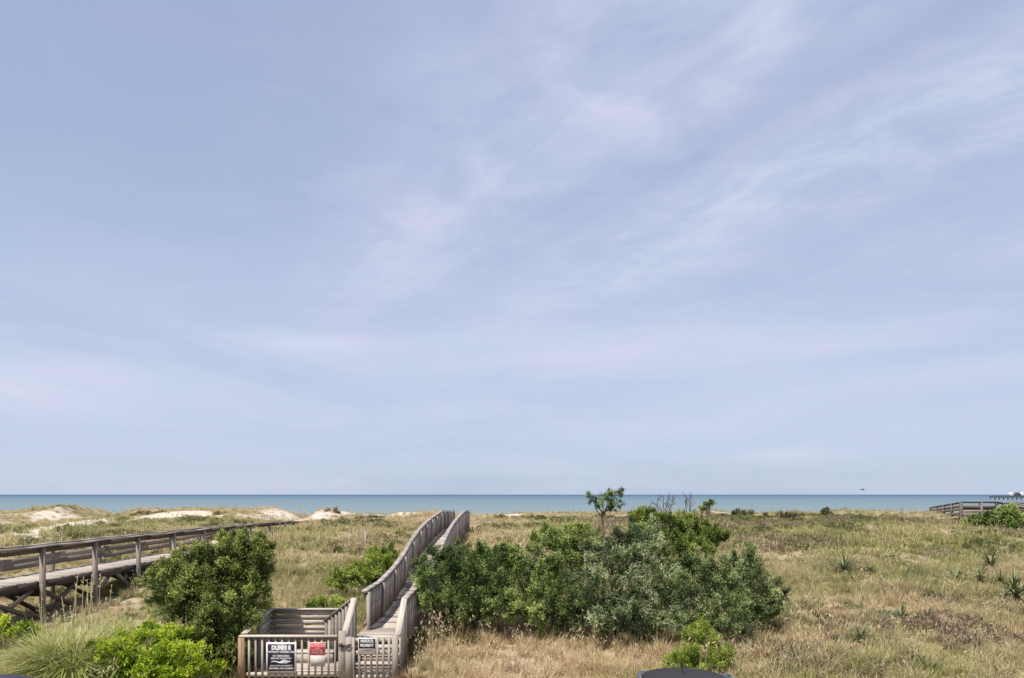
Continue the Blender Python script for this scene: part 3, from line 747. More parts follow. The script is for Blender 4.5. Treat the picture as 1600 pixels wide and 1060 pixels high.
# short sloping picket wing that drops from the boardwalk corner to the platform
mb = MB(); a, b = Vector((XL-.06, 17.15, 1.66)), Vector((-4.68, 17.55, 1.06))
mb.board(a, b, .10, .035, (0, 1, 0), .5)
for i in range(8):
    q = a.lerp(b, (i+.4)/8); mb.post(q.x, q.y, .1, q.z-.02, .07, .025)
mb.build('wing_panel', M['wood_grey'], bw)

# timber offcut lying by the boardwalk, stake, marker post
mb = MB(); p = P(647, 1030, 16.6); z = gz(p.x, p.y)
mb.board((p.x+.02, p.y-.25, z+.1), (p.x+.1, p.y+.35, z+.12), .22, .14, (1, 0, 0), .8)
tag(mb.build('timber_block', M['wood_deck']), 'short grey timber block lying on the grass right of the gate', 'timber')
p = hit(678, 986); mb = MB(); mb.board((p.x, p.y, p.z-.1), (p.x+.01, p.y, p.z+.62), .03, .02, None, .9); mb.board((p.x-.13, p.y-.02, p.z+.62), (p.x+.09, p.y-.02, p.z+.66), .08, .02, (0, 1, .3), .9)
tag(mb.build('stake', M['wood_deck']), 'thin pale stake with a small crosspiece before the dark juniper', 'stake')
p = hit(571, 856); mb = MB().post(p.x, p.y, p.z-.2, p.z+.75, .07)
tag(mb.build('marker_post', M['wood_grey']), 'thin lone post standing in the grass left of the boardwalk', 'post')

# ------------------------------------------------------------------ gate, picket fence, platform
YF = 15.85
fc = empty('picket_fence', (-5., YF, 0), 'front picket fence of the platform carrying the dark sign', 'fence')
x0, x1 = -6.06, -3.93
mb = MB(); mb.board((x0-.06, YF-.03, 1.02), (x1, YF-.03, 1.02), .13, .04, (0, 1, 0), .95); mb.build('top_rail', M['wood_deck'], fc)
mb = MB(); mb.board((x0, YF, .94), (x1, YF, .94), .035, .085, (0, 1, 0), .35); mb.build('upper_rail', M['wood_grey'], fc)
mb = MB(); mb.board((x0, YF-.03, .16), (x1, YF-.03, .16), .04, .09, (0, 1, 0), .9); mb.build('bottom_rail', M['wood_deck'], fc)
o = MB().post(x0-.0, YF-.07, -.1, .995, .13, .09).build('post', M['wood_warm'], fc); o['label'] = 'newer warm brown corner post'
nP = 14
for i in range(nP):
    x = x0 + .16 + (x1-x0-.2)*i/(nP-1)
    MB().post(x, YF-.045+random.uniform(-.004, .004), -.02, .985, .04, .035, .45+.5*random.random()).build('picket', M['wood_grey'], fc)
pl = empty('wooden_platform', (-5., 16.8, 0), 'low plank platform floor with a pale step inside the fenced enclosure', 'platform')
mb = MB(); y = 15.98
while y < 17.75:
    mb.board((x0+.05, y, .09), (x1+.05, y, .09), .135, .035, (0, 1, 0), .55+.45*random.random()); y += .145
mb.build('floor', M['wood_deck'], pl)
mb = MB(); mb.board((-5.3, 17.25, .36), (-4.35, 17.25, .36), .34, .04, (0, 1, 0), .95); mb.board((-5.3, 17.1, .22), (-4.35, 17.1, .22), .03, .23, (0, 1, 0), .7)
mb.build('step', M['wood_deck'], pl)
bf = empty('board_fence', (-5.1, 17.75, 0), 'weathered horizontal board fence round the back of the platform', 'fence')
for i in range(5):
    z = 1.235 - i*.128
    mb = MB(); mb.board((x0, 17.75, z), (-4.2, 17.75+random.uniform(-.01, .01), z+random.uniform(-.012, .012)), .022, .113, (0, 1, 0)); mb.build('board', M['wood_deck'], bf)
    mb = MB(); mb.board((x0, 16.75, z-.02), (x0, 17.72, z), .022, .113, (1, 0, 0)); mb.build('side_board', M['wood_deck'], bf)
mb = MB(); mb.board((x0-.05, 17.76, 1.31), (-4.15, 17.76, 1.31), .14, .036, (0, 1, 0), .9); mb.build('cap', M['wood_deck'], bf)
mb = MB(); mb.board((x0-.0, YF+.08, 1.05), (x0, 17.68, 1.315), .13, .036, (1, 0, 0), .85); mb.build('side_cap', M['wood_deck'], bf)
for (x, y, z) in ((x0+.05, 17.8, 1.29), (-5.15, 17.81, 1.29), (-4.25, 17.81, 1.29), (x0+.05, 16.72, 1.15)):
    MB().post(x, y, -.1, z, .085, None, .3).build('post', M['wood_grey'], bf)

gt = empty('gate', (-3.2, YF, 0), 'closed picket gate at the foot of the boardwalk steps', 'gate')
gx0, gx1 = -3.62, -2.72
for (x, z1, w) in ((-3.82, 1.13, .15), (-3.665, 1.0, .14)):
    MB().post(x, YF-.02, -.1, z1, w, .09, .55).build('gate_post', M['wood_grey'], gt)
MB().post(-2.63, YF-.02, -.1, 1.04, .13, .09, .6).build('gate_post', M['wood_grey'], gt)
for z in (.92, .64, .10):
    mb = MB(); mb.board((gx0+.03, YF, z), (gx1, YF, z), .035, .085, (0, 1, 0), .85); mb.build('gate_rail', M['wood_deck'], gt)
for i in range(7):
    x = gx0 + .06 + i*(gx1-gx0-.1)/6
    MB().post(x, YF-.045, .02, 1.0+random.uniform(-.01, .03), .05, .03, .5+.4*random.random()).build('gate_picket', M['wood_grey'], gt)
M['iron'] = plain('rusty_dark_iron', (.035, .028, .025), .6, .4)
mb = MB()
for k in range(9):
    t = k/8; c = Vector((-3.87+.25*t, YF-.1, .835 - .03*math.sin(math.pi*t)))
    mb.tube([c + Vector((math.cos(q)*.022, .012*math.sin(q+k), math.sin(q)*.022)) for q in np.linspace(0, 2*math.pi, 9)], [.009]*9, 5)
mb.board((-3.81, YF-.11, .80), (-3.81, YF-.11, .87), .05, .03, None, .3)
mb.build('latch_chain', M['iron'], gt)

# signs
def text(s, size, x, y, z, mat, parent, name='lettering', align='CENTER', sx=1., off=0.):
    cu = bpy.data.curves.new('t', 'FONT'); cu.body = s; cu.size = size; cu.align_x = align; cu.align_y = 'CENTER'; cu.extrude = .001; cu.offset = off
    t = bpy.data.objects.new('t', cu); COL.objects.link(t)
    bpy.context.view_layer.update()
    me = bpy.data.meshes.new_from_object(t.evaluated_get(bpy.context.evaluated_depsgraph_get()))
    bpy.data.objects.remove(t); me.name = name
    me.transform(Matrix.Translation((x, y, z)) @ Matrix.Rotation(math.pi/2, 4, 'X') @ Matrix.Diagonal((sx, 1, 1, 1)))
    me.materials.clear(); me.materials.append(mat)
    return link(name, me, mat, parent)
M['white'] = plain('white_sign_paint', (.78, .77, .78), .5, .4, var=.06)
M['navy'] = plain('dark_plum_sign_paint', (.028, .022, .035), .45, .4, var=.1)
M['red'] = plain('red_sign_paint', (.50, .055, .06), .5, .4, var=.1)
M['paper'] = plain('weathered_paper', (.52, .49, .45), .8, .2, var=.12)
M['pink'] = plain('faded_white_print', (.75, .5, .48), .6, .3, var=.06)
M['black'] = plain('black_sign_paint', (.02, .02, .022), .45, .4, var=.1)
def rect(mb, xc, zc, w, h, y, t=.008): mb.board((xc-w/2, y, zc), (xc+w/2, y, zc), t, h, (0, 1, 0), .5); return mb
ys = YF - .075
s1 = P(439.5, 1027.5, ys); k = ys/F
sg = empty('dark_sign', s1, 'dark plum square sign with a white border reading DUNES II', 'sign', rz=0)
W_, H_ = 47*k, 47*k
rect(MB(), s1.x, s1.z, W_, H_, ys, .01).build('border_panel', M['white'], sg)
rect(MB(), s1.x-.003, s1.z, W_*.89, H_*.89, ys-.008, .008).build('face_panel', M['navy'], sg)
yt = ys - .0135
text('DUNES II', .125, s1.x, yt, s1.z+.215, M['white'], sg, sx=.86, off=.009)
text('COMMUNITY MEMBERS ONLY', .062, s1.x, yt, s1.z+.125, M['white'], sg, sx=.80, off=.0015)
text('NO TRESPASSING', .055, s1.x, yt, s1.z+.035, M['white'], sg, sx=.86, off=.001)
text('PRIVATE WALKWAY', .055, s1.x, yt, s1.z-.02, M['white'], sg, sx=.92, off=.001)
mb = MB()
for q in range(3):
    pts = [Vector((s1.x-.22+.44*t, yt, s1.z-.115+q*.012+(.03-.008*q)*math.sin(6.3*t*(1.2)+q*.8)+.03*math.exp(-((t-.62)/.12)**2))) for t in np.linspace(0, 1, 22)]
    mb.tube(pts, [.002+.007*math.sin(math.pi*t) for t in np.linspace(0, 1, 22)], 5)
mb.build('wave_emblem', M['white'], sg)
text('ASSOCIATION MANAGEMENT', .046, s1.x, yt, s1.z-.185, M['white'], sg, sx=.82)
text('OWNERS AND GUESTS', .05, s1.x, yt, s1.z-.245, M['white'], sg, sx=1.05, off=.001)
p2 = P(496, 1014, ys)
sr = empty('red_sign', p2, 'small red notice with faded white lettering on the picket fence', 'sign')
rect(MB(), p2.x, p2.z, 25*k, 20*k, ys, .008).build('border_panel', M['pink'], sr)
rect(MB(), p2.x, p2.z, 23*k, 18*k, ys-.007, .007).build('face_panel', M['red'], sr)
text('NEW CODE', .088, p2.x, yt, p2.z+.075, M['pink'], sr, sx=.72, off=.002)
text('CALL', .05, p2.x, yt, p2.z+.012, M['pink'], sr)
text('FOR ACCESS', .05, p2.x, yt, p2.z-.04, M['pink'], sr, sx=.88)
text('OWNERS ONLY', .045, p2.x, yt, p2.z-.09, M['pink'], sr, sx=.9)
p3 = P(496.5, 1033, ys)
tag(rect(MB(), p3.x, p3.z, 23*k, 17*k, ys, .006).build('blank_notice', M['paper']), 'blank pale notice board hung directly below the red one', 'notice')
p4 = P(573.5, 1009.5, ys)
sp = empty('gate_sign', p4, 'black and white PRIVATE PROPERTY sign on the gate', 'sign')
rect(MB(), p4.x, p4.z, 27*k, 25*k, ys, .008).build('border_panel', M['white'], sp)
rect(MB(), p4.x, p4.z+.055, 25.4*k, 15*k, ys-.007, .007).build('face_panel', M['black'], sp)
text('PRIVATE', .095, p4.x, yt, p4.z+.105, M['white'], sp, sx=.8, off=.003)
text('PROPERTY', .085, p4.x, yt, p4.z+.01, M['white'], sp, sx=.74, off=.003)
text('NO TRESPASSING', .03, p4.x, yt+.003, p4.z-.105, M['black'], sp, sx=.9)

# ------------------------------------------------------------------ weathered walkway at the left
lw = empty('raised_walkway', (-14., 22, .7), 'old raised walkway with a single top rail crossing the left of the dunes', 'walkway')
def lx(y): return -13.6 + .036*(y-20.2)
def ldz(y): return float(np.interp(y, [0, 31, 36, 43], [1.72, 1.74, 1.95, 2.2]))
def lrz(y): return float(np.interp(y, [0, 20, 30, 36, 40, 43.5], [2.69, 2.70, 2.71, 2.71, 2.66, 2.52]))
FD = {'near': 0., 'far': -.10}
mb = MB(); y = 11.
while y < 39:
    mb.board((lx(y)-1.42+random.uniform(-.04, .02), y, ldz(y)-.02+random.uniform(-.01, .01)), (lx(y)+.02+random.uniform(-.05, .06), y, ldz(y)-.02), .135, .04, (0, 1, 0), .25+.75*random.random()); y += .146
mb.build('deck', M['wood_deck'], lw)
posts = [15.35, 17.8, 20.2, 22.6, 25.05, 27.5, 29.95, 32.4, 34.85, 37.3, 39.6, 42.]
for side, off in (('near', .06), ('far', -1.46)):
    mb = MB(); yy = np.arange(11, 38, 1.2)
    for a, b in zip(yy[:-1], yy[1:]):
        mb.board((lx(a)+off*.9-.05, a, ldz(a)-.14), (lx(b)+off*.9-.05, b, ldz(b)-.14+random.uniform(-.01, .01)), .05, .2, (1, 0, 0), .55*random.random())
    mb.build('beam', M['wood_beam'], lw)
    for yy in posts:
        x = lx(yy) + off + (.07 if off > 0 else -.03); w = .115 if off > 0 else .09
        if off < 0 and yy > 38: continue
        MB().post(x, yy + (.4 if off < 0 else 0), gz(x, yy)-.3, lrz(yy)-.02+FD[side], w, None, .55+.45*random.random()).build('post', M['wood_brown'] if off > 0 else M['wood_old'], lw)
    end = 43.5 if off > 0 else 38
    k = 0; a = 11.0
    while a < end - .5:                                      # lapped, slightly warped lengths
        b = min(a + 2.44, end); x = off + (.07 if off > 0 else -.03)
        mb = MB(); mid = (a+b)/2; sag = random.uniform(-.03, .0)
        for (c, d, s0, s1) in ((a, mid, 0, sag), (mid, b, sag, 0)):
            mb.board((lx(c)+x, c, lrz(c)+.02+s0+FD[side]), (lx(d)+x, d, lrz(d)+.02+s1+FD[side]), .19, .045, (1, 0, 0), .45+.5*random.random())
        mb.build('rail_cap', M['wood_brown'], lw)
        mb = MB(); mb.board((lx(a)+x-.05, a, lrz(a)-.085+FD[side]), (lx(b)+x-.05, b, lrz(b)-.085+FD[side]), .04, .17, (1, 0, 0), .1+.3*random.random()); mb.build('rail_board', M['wood_old'], lw)  # dark tone paints in the shade below the overhanging cap
        if off < 0:
            for h in (.27, .47):
                mb = MB(); mb.board((lx(a)+x+.05, a, ldz(a)+h+random.uniform(-.03, .03)), (lx(b)+x+.05, b, ldz(b)+h+random.uniform(-.03, .03)), .035, .17, (1, 0, 0)); mb.build('side_board', M['wood_brown'], lw)
        a = b
# cross braces under the walkway
def brace(y0, z0, y1, z1, off=.1, tone=.5):
    mb = MB(); mb.board((lx(y0)+off, y0, z0), (lx(y1)+off, y1, z1), .045, .13, (1, 0, 0), tone); mb.build('brace', M['wood_old'], lw)
brace(17.9, 1.55, 20.35, .55, .02, .1); brace(17.9, .55, 20.1, 1.5, -.06, .7)
brace(20.3, 1.55, 22.0, .75, -.2, .1); brace(22.5, 1.55, 20.9, .7, -.26, .3)
brace(22.7, .8, 23.8, 1.55, -.06, .3); brace(23.9, 1.55, 24.8, .95, .0, .2)
brace(25.2, 1.0, 26.3, 1.55, -.06, .3); brace(26.4, 1.55, 27.3, 1.15, 0, .2)
for yy in posts[:6]:
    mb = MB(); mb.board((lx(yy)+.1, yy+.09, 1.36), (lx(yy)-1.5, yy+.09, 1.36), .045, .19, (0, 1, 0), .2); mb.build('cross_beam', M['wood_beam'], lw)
    mb = MB(); mb.board((lx(yy)+.05, yy+.14, .75+.04*(yy-20)), (lx(yy)-1.4, yy+.14, 1.5), .04, .12, (0, 1, 0), .2); mb.build('brace', M['wood_beam'], lw)

# ------------------------------------------------------------------ walkway at the far right
rw = empty('beach_walkway', (29.5, 44, 2.5), 'grey beach walkway with a small landing on the right-hand dune crest', 'walkway')
def rpost(x, y, zt, w=.13): MB().post(x, y, gz(x, y)-.3, zt, w, None, .2+.6*random.random()).build('post', M['wood_old'], rw)
def rrail(a, b, h=.11, mat='wood_old'):
    mb = MB(); mb.board(a, b, .06, h, None, .15+.3*random.random()); mb.build('rail', M[mat], rw)
A_ = Vector((28.7, 45, 3.68)); B_ = Vector((31.0, 45, 3.68)); C_ = Vector((38.7, 62, 2.9))
D0 = P(1453, 794, 56)
for i, t in enumerate((0, .25, .5, .75, 1.)):
    q = A_.lerp(D0, t); rpost(q.x, q.y, q.z)
rrail(A_, D0, .12, 'wood_beam'); rrail(A_-Vector((0, 0, .42)), D0-Vector((0, 0, .42)), .14)
rrail(A_-Vector((0, 0, .7)), D0-Vector((0, 0, .7)), .2)
rrail(A_+Vector((0, 0, .02)), B_+Vector((0, 0, .02)), .11, 'wood_beam')
rrail(A_-Vector((0, 0, .28)), B_-Vector((0, 0, .28)), .2); rrail(A_-Vector((0, 0, .55)), B_-Vector((0, 0, .55)), .16, 'wood_grey'); 
for hh in (.46, .82):
    rrail(A_-Vector((0, -.03, hh)), B_-Vector((0, -.03, hh)), .2); rrail(A_-Vector((0, 0, hh+.5)), D0-Vector((0, 0, hh+.5)), .2)
rrail(A_-Vector((0, 0, .22)), D0-Vector((0, 0, .22)), .2)
for x in (28.72, 30.0, 31.0): rpost(x, 45.03, 3.7, .15)
E_ = Vector((31.05, 42.0, 3.28)); G_ = Vector((31.2, 38.5, 2.9))
rrail(B_+Vector((0, 0, .02)), E_, .12, 'wood_beam'); rrail(E_, G_, .12, 'wood_beam')
rrail(B_-Vector((0, 0, .4)), E_-Vector((0, 0, .4)), .15); rrail(E_-Vector((0, 0, .4)), G_-Vector((0, 0, .4)), .15)
for q in (E_, G_, E_.lerp(B_, .5)): rpost(q.x, q.y, q.z)
H_ = Vector((32.6, 46.5, 3.66)); I_ = Vector((35.5, 46.5, 3.6)); J_ = Vector((32.7, 42.0, 3.3))
rrail(H_, I_, .11); rrail(H_-Vector((0, 0, .35)), I_-Vector((0, 0, .35)), .15); rrail(H_, J_, .11, 'wood_grey'); rrail(H_-Vector((0, 0, .35)), J_-Vector((0, 0, .35)), .15)
for q in (H_, I_, J_, H_.lerp(I_, .5)): rpost(q.x, q.y, q.z)
mb = MB(); y = 38.
while y < 46.4:
    z = float(np.interp(y, [38, 42, 45], [1.95, 2.32, 2.7])); mb.board((31.1, y, z), (32.7, y, z), .14, .04, (0, 1, 0)); y += .15
y = 45.05
while y < 46.4: mb.board((28.7, y, 2.7), (31.05, y, 2.7), .14, .04, (0, 1, 0)); y += .15
mb.build('deck', M['wood_deck'], rw)

# ------------------------------------------------------------------ pier, bird
M['pierwood'] = plain('distant_pier_timber', (.10, .10, .11), .9, .1)
M['palepile'] = plain('pale_concrete_pile', (.38, .38, .37), .9, .1)
M['palewall'] = plain('white_pier_building', (.72, .72, .74), .8, .1)
M['roof'] = plain('grey_slate_roof', (.10, .11, .14), .8, .1)
DP = 900.; kp = DP/F
pr = empty('pier', (640, DP, -2.6), 'long dark fishing pier over the sea on the right horizon', 'pier')
zd = CZ - 3.2*kp
mb = MB(); mb.board((612, DP, zd), (760, DP, zd), 6., 1.3, (0, 1, 0), .4); mb.build('deck', M['pierwood'], pr)
mb = MB(); mb.board((614, DP-2.8, zd+1.3), (760, DP-2.8, zd+1.3), .3, .35, (0, 1, 0), .4)
for i in range(37): mb.post(614+i*4, DP-2.8, zd+.6, zd+1.4, .3)
mb.build('railing', M['pierwood'], pr)
for i in range(26):
    for j in (-2, 2):
        MB().post(613+i*5.6, DP+j, -6, zd-.6, .9, None, .5).build('pile', M['palepile'], pr)
for (px, w, h, wallm, lab) in ((1580, 4.6, 2.6, 'palewall', 'small white gabled pier building, nearest the end'), (1588.5, 7, 2.9, 'roof', 'dark grey middle building on the pier'), (1598, 5.5, 3.0, 'palewall', 'white pier building at the right edge')):
    x = (px-CX)*kp; z0 = zd + .65
    hs = empty('pier_house', (x, DP, z0), lab, 'building')
    MB().post(x, DP, z0, z0+h, w, 4.).build('wall', M[wallm], hs)
    V = [(x-w*.56, DP-2.3, z0+h+.02), (x+w*.56, DP-2.3, z0+h+.02), (x+w*.56, DP+2.3, z0+h+.02), (x-w*.56, DP+2.3, z0+h+.02), (x, DP-2.3, z0+h+2.), (x, DP+2.3, z0+h+2.)]
    me = bpy.data.meshes.new('roof'); me.from_pydata(V, [], [(0, 1, 4), (3, 5, 2), (0, 4, 5, 3), (1, 2, 5, 4), (0, 3, 2, 1)]); link('roof', me, M['roof'] if wallm == 'roof' else M['palewall'], hs)
M['feather'] = plain('dark_feather', (.05, .048, .05), .8, .2)
bp = P(1348, 765.5, 90)
V = []; Q = []
def ring(c, rx, rz):
    b = len(V)
    for k in range(8): q = 2*math.pi*k/8; V.append((c[0], c[1]+rx*math.cos(q), c[2]+rz*math.sin(q)))
    return b
secs = [(-.26, .005, .0), (-.17, .05, .0), (-.05, .075, -.005), (.08, .07, .0), (.16, .04, .015), (.21, .038, .025), (.25, .022, .022), (.31, .004, .012)]
rb = [ring((x, 0, z), r, r*.9) for (x, r, z) in secs]
for a, b in zip(rb[:-1], rb[1:]):
    for k in range(8): Q.append((a+k, a+(k+1) % 8, b+(k+1) % 8, b+k))
for s in (-1, 1):                                            # wings with bent wrists and thickness
    st = [(.05, .02, .16, .0), (.10, .22, .15, .09), (.02, .45, .10, .07), (-.08, .62, .02, .02)]
    ids = []
    for (xx, yy, ch, zz) in st:
        b = len(V); V.extend([(xx+ch*.3, s*yy, zz+.008), (xx-ch*.7, s*yy, zz+.004), (xx-ch*.7, s*yy, zz-.004), (xx+ch*.3, s*yy, zz-.008)]); ids.append(b)
    for a, b in zip(ids[:-1], ids[1:]):
        for k in range(4): Q.append((a+k, a+(k+1) % 4, b+(k+1) % 4, b+k))
b = len(V); V.extend([(-.2, .03, .005), (-.2, -.03, .005), (-.36, -.06, .0), (-.36, .06, .0)]); Q.append((b, b+1, b+2, b+3))
bo = link('bird', np_mesh('bird', V, Q, None, True), M['feather'])
bo.location = bp; bo.rotation_euler = (.1, -.1, math.radians(200)); 
tag(bo, 'tiny dark seabird gliding just above the horizon on the right', 'bird')

# ------------------------------------------------------------------ cars (only their roofs reach the frame)
def carpaint(name, col):
    m, nt, out = new_mat(name)
    tc = nt.new('ShaderNodeTexCoord').outputs['Object']; n = nt.noise(tc, 9., 6., .7)
    p = principled(nt, out, nt.mix(.25, col, nt.mix(n, col, (.12, .11, .1))), nt.ramp(n, [(.3, .45), (.8, .7)]), spec=.15)
    p.inputs['Coat Weight'].default_value = .05; p.inputs['Coat Roughness'].default_value = .12
    return m
M['blackpaint'] = carpaint('black_car_paint', (.012, .012, .014)); M['bluepaint'] = carpaint('dark_navy_car_paint', (.02, .024, .04))
M['glass'] = plain('tinted_car_glass', (.012, .014, .016), .08, .6); M['tyre'] = plain('tyre_rubber', (.02, .02, .02), .85, .2); M['rim'] = plain('alloy_rim', (.45, .45, .47), .3, .5, .8)
M['lampred'] = plain('red_tail_lamp', (.3, .015, .015), .2, .5); M['trim'] = plain('black_plastic_trim', (.02, .02, .021), .55, .3)
def car(loc, rz, paint, label, h=1.7):
    root = empty('parked_car', (0, 0, 0), label, 'car')
    # profile in (y, z); nose towards -y. body sections
    secs = [(-2.25, .42, .62, .70), (-2.2, .3, .78, .84), (-1.5, .26, .98, .90), (-.95, .25, 1.06, .92), (0, .25, 1.08, .93), (1.2, .25, 1.10, .93), (1.95, .28, 1.10, .91), (2.2, .36, 1.02, .84), (2.27, .45, .8, .76)]
    V = []; Q = []; n = 12
    for (y, z0, z1, w) in secs:
        for (fx, fz) in ((-.86, 0), (-.98, .14), (-1, .5), (-.97, .85), (-.88, .97), (-.5, 1.015), (.5, 1.015), (.88, .97), (.97, .85), (1, .5), (.98, .14), (.86, 0)):
            V.append((fx*w, y, z0+(z1-z0)*fz))
    for i in range(len(secs)-1):
        for k in range(n): Q.append((i*n+k, i*n+(k+1) % n, (i+1)*n+(k+1) % n, (i+1)*n+k))
    me = bpy.data.meshes.new('body'); me.from_pydata(V, [], Q + [tuple(range(n)), tuple(range((len(secs)-1)*n, len(secs)*n))[::-1]])
    for p in me.polygons: p.use_smooth = True
    o = link('body', me, M[paint], root, False); md = o.modifiers.new('sub', 'SUBSURF'); md.levels = md.render_levels = 2
    # cabin: glass band and a crowned roof
    cab = [(-1.0, .86), (-.35, .80), (.6, .80), (1.5, .79), (2.05, .78)]
    V = []; Q = []
    tops = [(-.35, .62), (-.1, .66), (.6, .67), (1.3, .66), (1.78, .62)]
    for (yb, wb), (yt, wt) in zip(cab, tops):
        V += [(-wb, yb, 1.06), (-wt, yt, h-.10), (wt, yt, h-.10), (wb, yb, 1.06)]
    for i in range(4):
        for k in range(3): Q.append((i*4+k, i*4+k+1, (i+1)*4+k+1, (i+1)*4+k))
    Q += [(0, 3, 2, 1), (16, 17, 18, 19)]
    me = bpy.data.meshes.new('window_band'); me.from_pydata(V, [], Q); link('window_band', me, M['glass'], root, False)
    V = []; Q = []; nx_, ny_ = 13, 15
    for j in range(ny_):
        t = j/(ny_-1); y = -.38 + 2.24*t
        wv = .70 - .07*(2*t-1)**4 - .03*t
        for i in range(nx_):
            s = 2*i/(nx_-1)-1
            V.append((s*wv, y + .06*(1-s*s)*(2*t-1), h - .015 - .085*abs(s)**3.2 - .05*(2*t-1)**4 - .015*s*s))
    for j in range(ny_-1):
        for i in range(nx_-1): Q.append((j*nx_+i, j*nx_+i+1, (j+1)*nx_+i+1, (j+1)*nx_+i))
    me = bpy.data.meshes.new('roof'); me.from_pydata(V, [], Q)
    for p in me.polygons: p.use_smooth = True
    o = link('roof', me, M[paint], root, False); md = o.modifiers.new('th', 'SOLIDIFY'); md.thickness = .05; md.offset = -1; md = o.modifiers.new('sub', 'SUBSURF'); md.levels = md.render_levels = 1
    for s in (-1, 1):
        mb = MB(); mb.tube([(s*.60, -.1, h-.06), (s*.61, .05, h-.01), (s*.61, 1.4, h-.02), (s*.60, 1.6, h-.08)], [.015]*4, 6); mb.build('roof_rail', M['rim'], root, False, True)
        for (ya, yb) in ((-.98, -.36), (.45, .5), (1.3, 1.28)):
            MB().board((s*.845, ya, 1.06), (s*.655, yb, h-.1), .05, .06, (0, 1, 0)).build('pillar', M[paint], root, False)
        mb = MB(); mb.board((s*.66, 2.2, .86), (s*.84, 2.1, .86), .05, .26, (0, 1, 0)); mb.build('tail_lamp', M['lampred'], root, False)
        mb = MB(); mb.board((s*.55, -2.21, .72), (s*.8, -2.1, .74), .06, .14, (0, 1, 0)); mb.build('headlight', M['white'], root, False)
        mb = MB(); mb.board((s*.92, -.72, 1.1), (s*1.08, -.70, 1.13), .1, .15, (0, 1, 0)); mb.build('mirror', M[paint], root, False)
        for yy in (-1.38, 1.36):
            pts = [Vector((s*(.80+.0), yy, .34))]
            w = MB(); w.tube([(s*.70, yy, .34), (s*.72, yy, .34), (s*.90, yy, .34), (s*.92, yy, .34)], [.30, .34, .34, .30], 24); wo = w.build('wheel', M['tyre'], root, False, False)
            w = MB(); w.tube([(s*.80, yy, .34), (s*.925, yy, .34), (s*.93, yy, .34)], [.22, .21, .02], 20); w.build('rim', M['rim'], wo, False)
    # rear roof fin aerial
    V = [(-.03, 1.42, h-.02), (.03, 1.42, h-.02), (.03, 1.62, h-.04), (-.03, 1.62, h-.04), (-.006, 1.56, h+.06), (.006, 1.56, h+.06), (.006, 1.62, h+.06), (-.006, 1.62, h+.06)]
    me = bpy.data.meshes.new('aerial'); me.from_pydata(V, [], [(0, 1, 5, 4), (1, 2, 6, 5), (2, 3, 7, 6), (3, 0, 4, 7), (4, 5, 6, 7)]); link('aerial', me, M['trim'], root, False)
    root.location = loc; root.rotation_euler = (0, 0, rz)
    return root
car((2.16, 8.3, 0), math.radians(-9), 'blackpaint', 'black car parked below the feathery bush, only its roof in view', 1.765)
car((-7.08, 8.0, -.0), math.radians(3), 'bluepaint', 'dark navy car at the lower left corner, only the edge of its roof in view', 1.745)

# ------------------------------------------------------------------ sky, sun, camera
SUN_AZ, SUN_EL = math.radians(214), math.radians(63)
S = Vector((math.sin(SUN_AZ)*math.cos(SUN_EL), math.cos(SUN_AZ)*math.cos(SUN_EL), math.sin(SUN_EL)))
w = bpy.data.worlds.new('World'); scene.world = w; w.use_nodes = True
w.node_tree.nodes.clear(); nt = NT(w.node_tree)
sky = nt.new('ShaderNodeTexSky'); sky.sky_type = 'NISHITA'; sky.sun_disc = False; sky.sun_elevation = SUN_EL; sky.sun_rotation = SUN_AZ
sky.air_density = 1.0; sky.dust_density = 1.2; sky.ozone_density = 1.5
tc = nt.new('ShaderNodeTexCoord').outputs['Generated']
sep = nt.new('ShaderNodeSeparateXYZ'); nt.l.new(tc, sep.inputs[0])
dx, dy, dz = sep.outputs
zz = nt.math('MAXIMUM', dz, .04)
u = nt.math('DIVIDE', dx, zz); v = nt.math('DIVIDE', dy, zz)        # point on a flat, high cloud sheet
s_ = nt.math('ADD', nt.math('MULTIPLY', u, .88), nt.math('MULTIPLY', v, .47))
t_ = nt.math('SUBTRACT', nt.math('MULTIPLY', u, .47), nt.math('MULTIPLY', v, .88))
wv = nt.noise(nt.comb(nt.math('MULTIPLY', s_, 1.6), nt.math('MULTIPLY', t_, .7), 3.3), 1., 3.)
s2 = nt.math('ADD', s_, nt.math('MULTIPLY', nt.math('SUBTRACT', wv, .5), .42))
cov = nt.ramp(nt.math('DIVIDE', nt.math('ADD', s2, .5), 4.5), [(.0, .0), (.20, .05), (.28, .45), (.36, 1.05), (.425, .12), (.455, .3), (.52, 1.05), (.585, .75), (.645, .12), (.71, .5), (1., .5)], 'B_SPLINE')
fine = nt.noise(nt.comb(nt.math('MULTIPLY', s2, 3.6), nt.math('MULTIPLY', t_, 1.1), 0.), 1., 7., .58, .4)
mid = nt.noise(nt.comb(nt.math('MULTIPLY', s2, 1.5), nt.math('MULTIPLY', t_, 1.0), 9.), 1., 4., .5)
fib = nt.noise(nt.comb(nt.math('MULTIPLY', s2, 13.), nt.math('MULTIPLY', t_, 1.6), 5.), 1., 8., .62, .8)
puff = nt.noise(nt.comb(nt.math('MULTIPLY', u, 3.4), nt.math('MULTIPLY', v, 3.4), 2.), 1., 8., .6, .6)
tex = nt.math('ADD', nt.math('MULTIPLY', fine, .7), nt.math('ADD', nt.math('MULTIPLY', mid, .4), nt.math('ADD', nt.math('MULTIPLY', fib, .24), nt.math('MULTIPLY', puff, .34))))
hi = nt.math('MULTIPLY', cov, nt.ramp(nt.math('MULTIPLY', tex, .5), [(.28, .15), (.45, .72), (.60, 1.1)]))
hi = nt.math('ADD', hi, nt.math('MULTIPLY', nt.math('MULTIPLY', nt.ramp(puff, [(.42, 0.), (.8, 1.)]), nt.math('ADD', cov, .12)), .45))
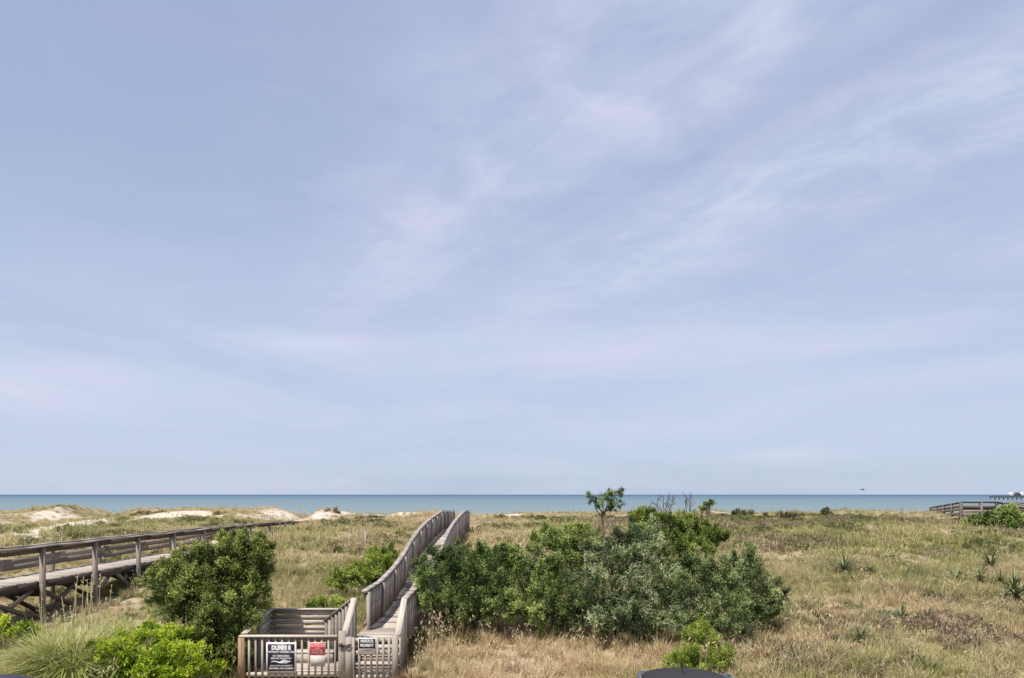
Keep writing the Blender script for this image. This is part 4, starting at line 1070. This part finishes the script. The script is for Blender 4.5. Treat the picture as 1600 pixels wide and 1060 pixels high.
az = nt.math('ARCTAN2', dx, dy)
lowb = nt.noise(nt.comb(nt.math('MULTIPLY', az, 1.9), nt.math('MULTIPLY', dz, 10.), 1.7), 1., 8., .6, .9)
low = nt.ramp(lowb, [(.32, .25), (.68, .68)])
lf = nt.ramp(dz, [(.16, 1.), (.42, 0.)], 'EASE')
dens = nt.math('ADD', nt.math('MULTIPLY', hi, nt.math('SUBTRACT', 1., lf)), nt.math('MULTIPLY', low, lf), clamp=True)
sc = sky.outputs[0]
veil = nt.mix(nt.ramp(dz, [(0., 0.), (.6, 1.)]), (3.85, 4.95, 6.75), (3.75, 4.35, 6.4))
base = nt.mix(.72, sc, veil)
def blob(a0, z0, wa, wz, amt):
    ea = nt.math('POWER', nt.math('DIVIDE', nt.math('SUBTRACT', az, a0), wa), 2.); ez = nt.math('POWER', nt.math('DIVIDE', nt.math('SUBTRACT', dz, z0), wz), 2.)
    g = nt.math('EXPONENT', nt.math('MULTIPLY', nt.math('ADD', ea, ez), -1.))
    return nt.math('MULTIPLY', nt.math('MULTIPLY', g, amt), nt.math('ADD', .4, nt.math('MULTIPLY', lowb, 1.2)))
for q in ((.372, .054, .055, .0085, .42), (-.60, .13, .17, .035, .45), (-.26, .205, .10, .015, .35), (.2, .19, .25, .03, .3)):
    dens = nt.math('ADD', dens, blob(*q), clamp=True)
cl = nt.mix(dens, base, nt.mix(nt.ramp(mid, [(.4, 0.), (.6, 1.)]), (5.4, 5.95, 7.3), (5.75, 5.9, 7.35)))
bg = nt.new('ShaderNodeBackground'); nt.l.new(cl, bg.inputs[0]); bg.inputs[1].default_value = .1
ow = nt.new('ShaderNodeOutputWorld'); nt.l.new(bg.outputs[0], ow.inputs[0])

ld = bpy.data.lights.new('sun', 'SUN'); ld.energy = 5.0; ld.angle = math.radians(.6); ld.color = (1., .94, .86)
lo = bpy.data.objects.new('sun', ld); COL.objects.link(lo); lo.rotation_euler = S.to_track_quat('Z', 'Y').to_euler(); lo.location = (10, -20, 40)

cam = bpy.data.cameras.new('camera'); co = bpy.data.objects.new('camera', cam); COL.objects.link(co)
co.location = (0, 0, CZ); co.rotation_euler = (math.radians(90), 0, 0)
cam.sensor_width = 36; cam.lens = 36*F/1600; cam.shift_y = (HZ-530)/1600; cam.clip_end = 100000; cam.clip_start = .1
scene.camera = co
scene.view_settings.view_transform = 'Standard'; scene.view_settings.look = 'None'
scene.view_settings.exposure = .25; scene.view_settings.gamma = 1.
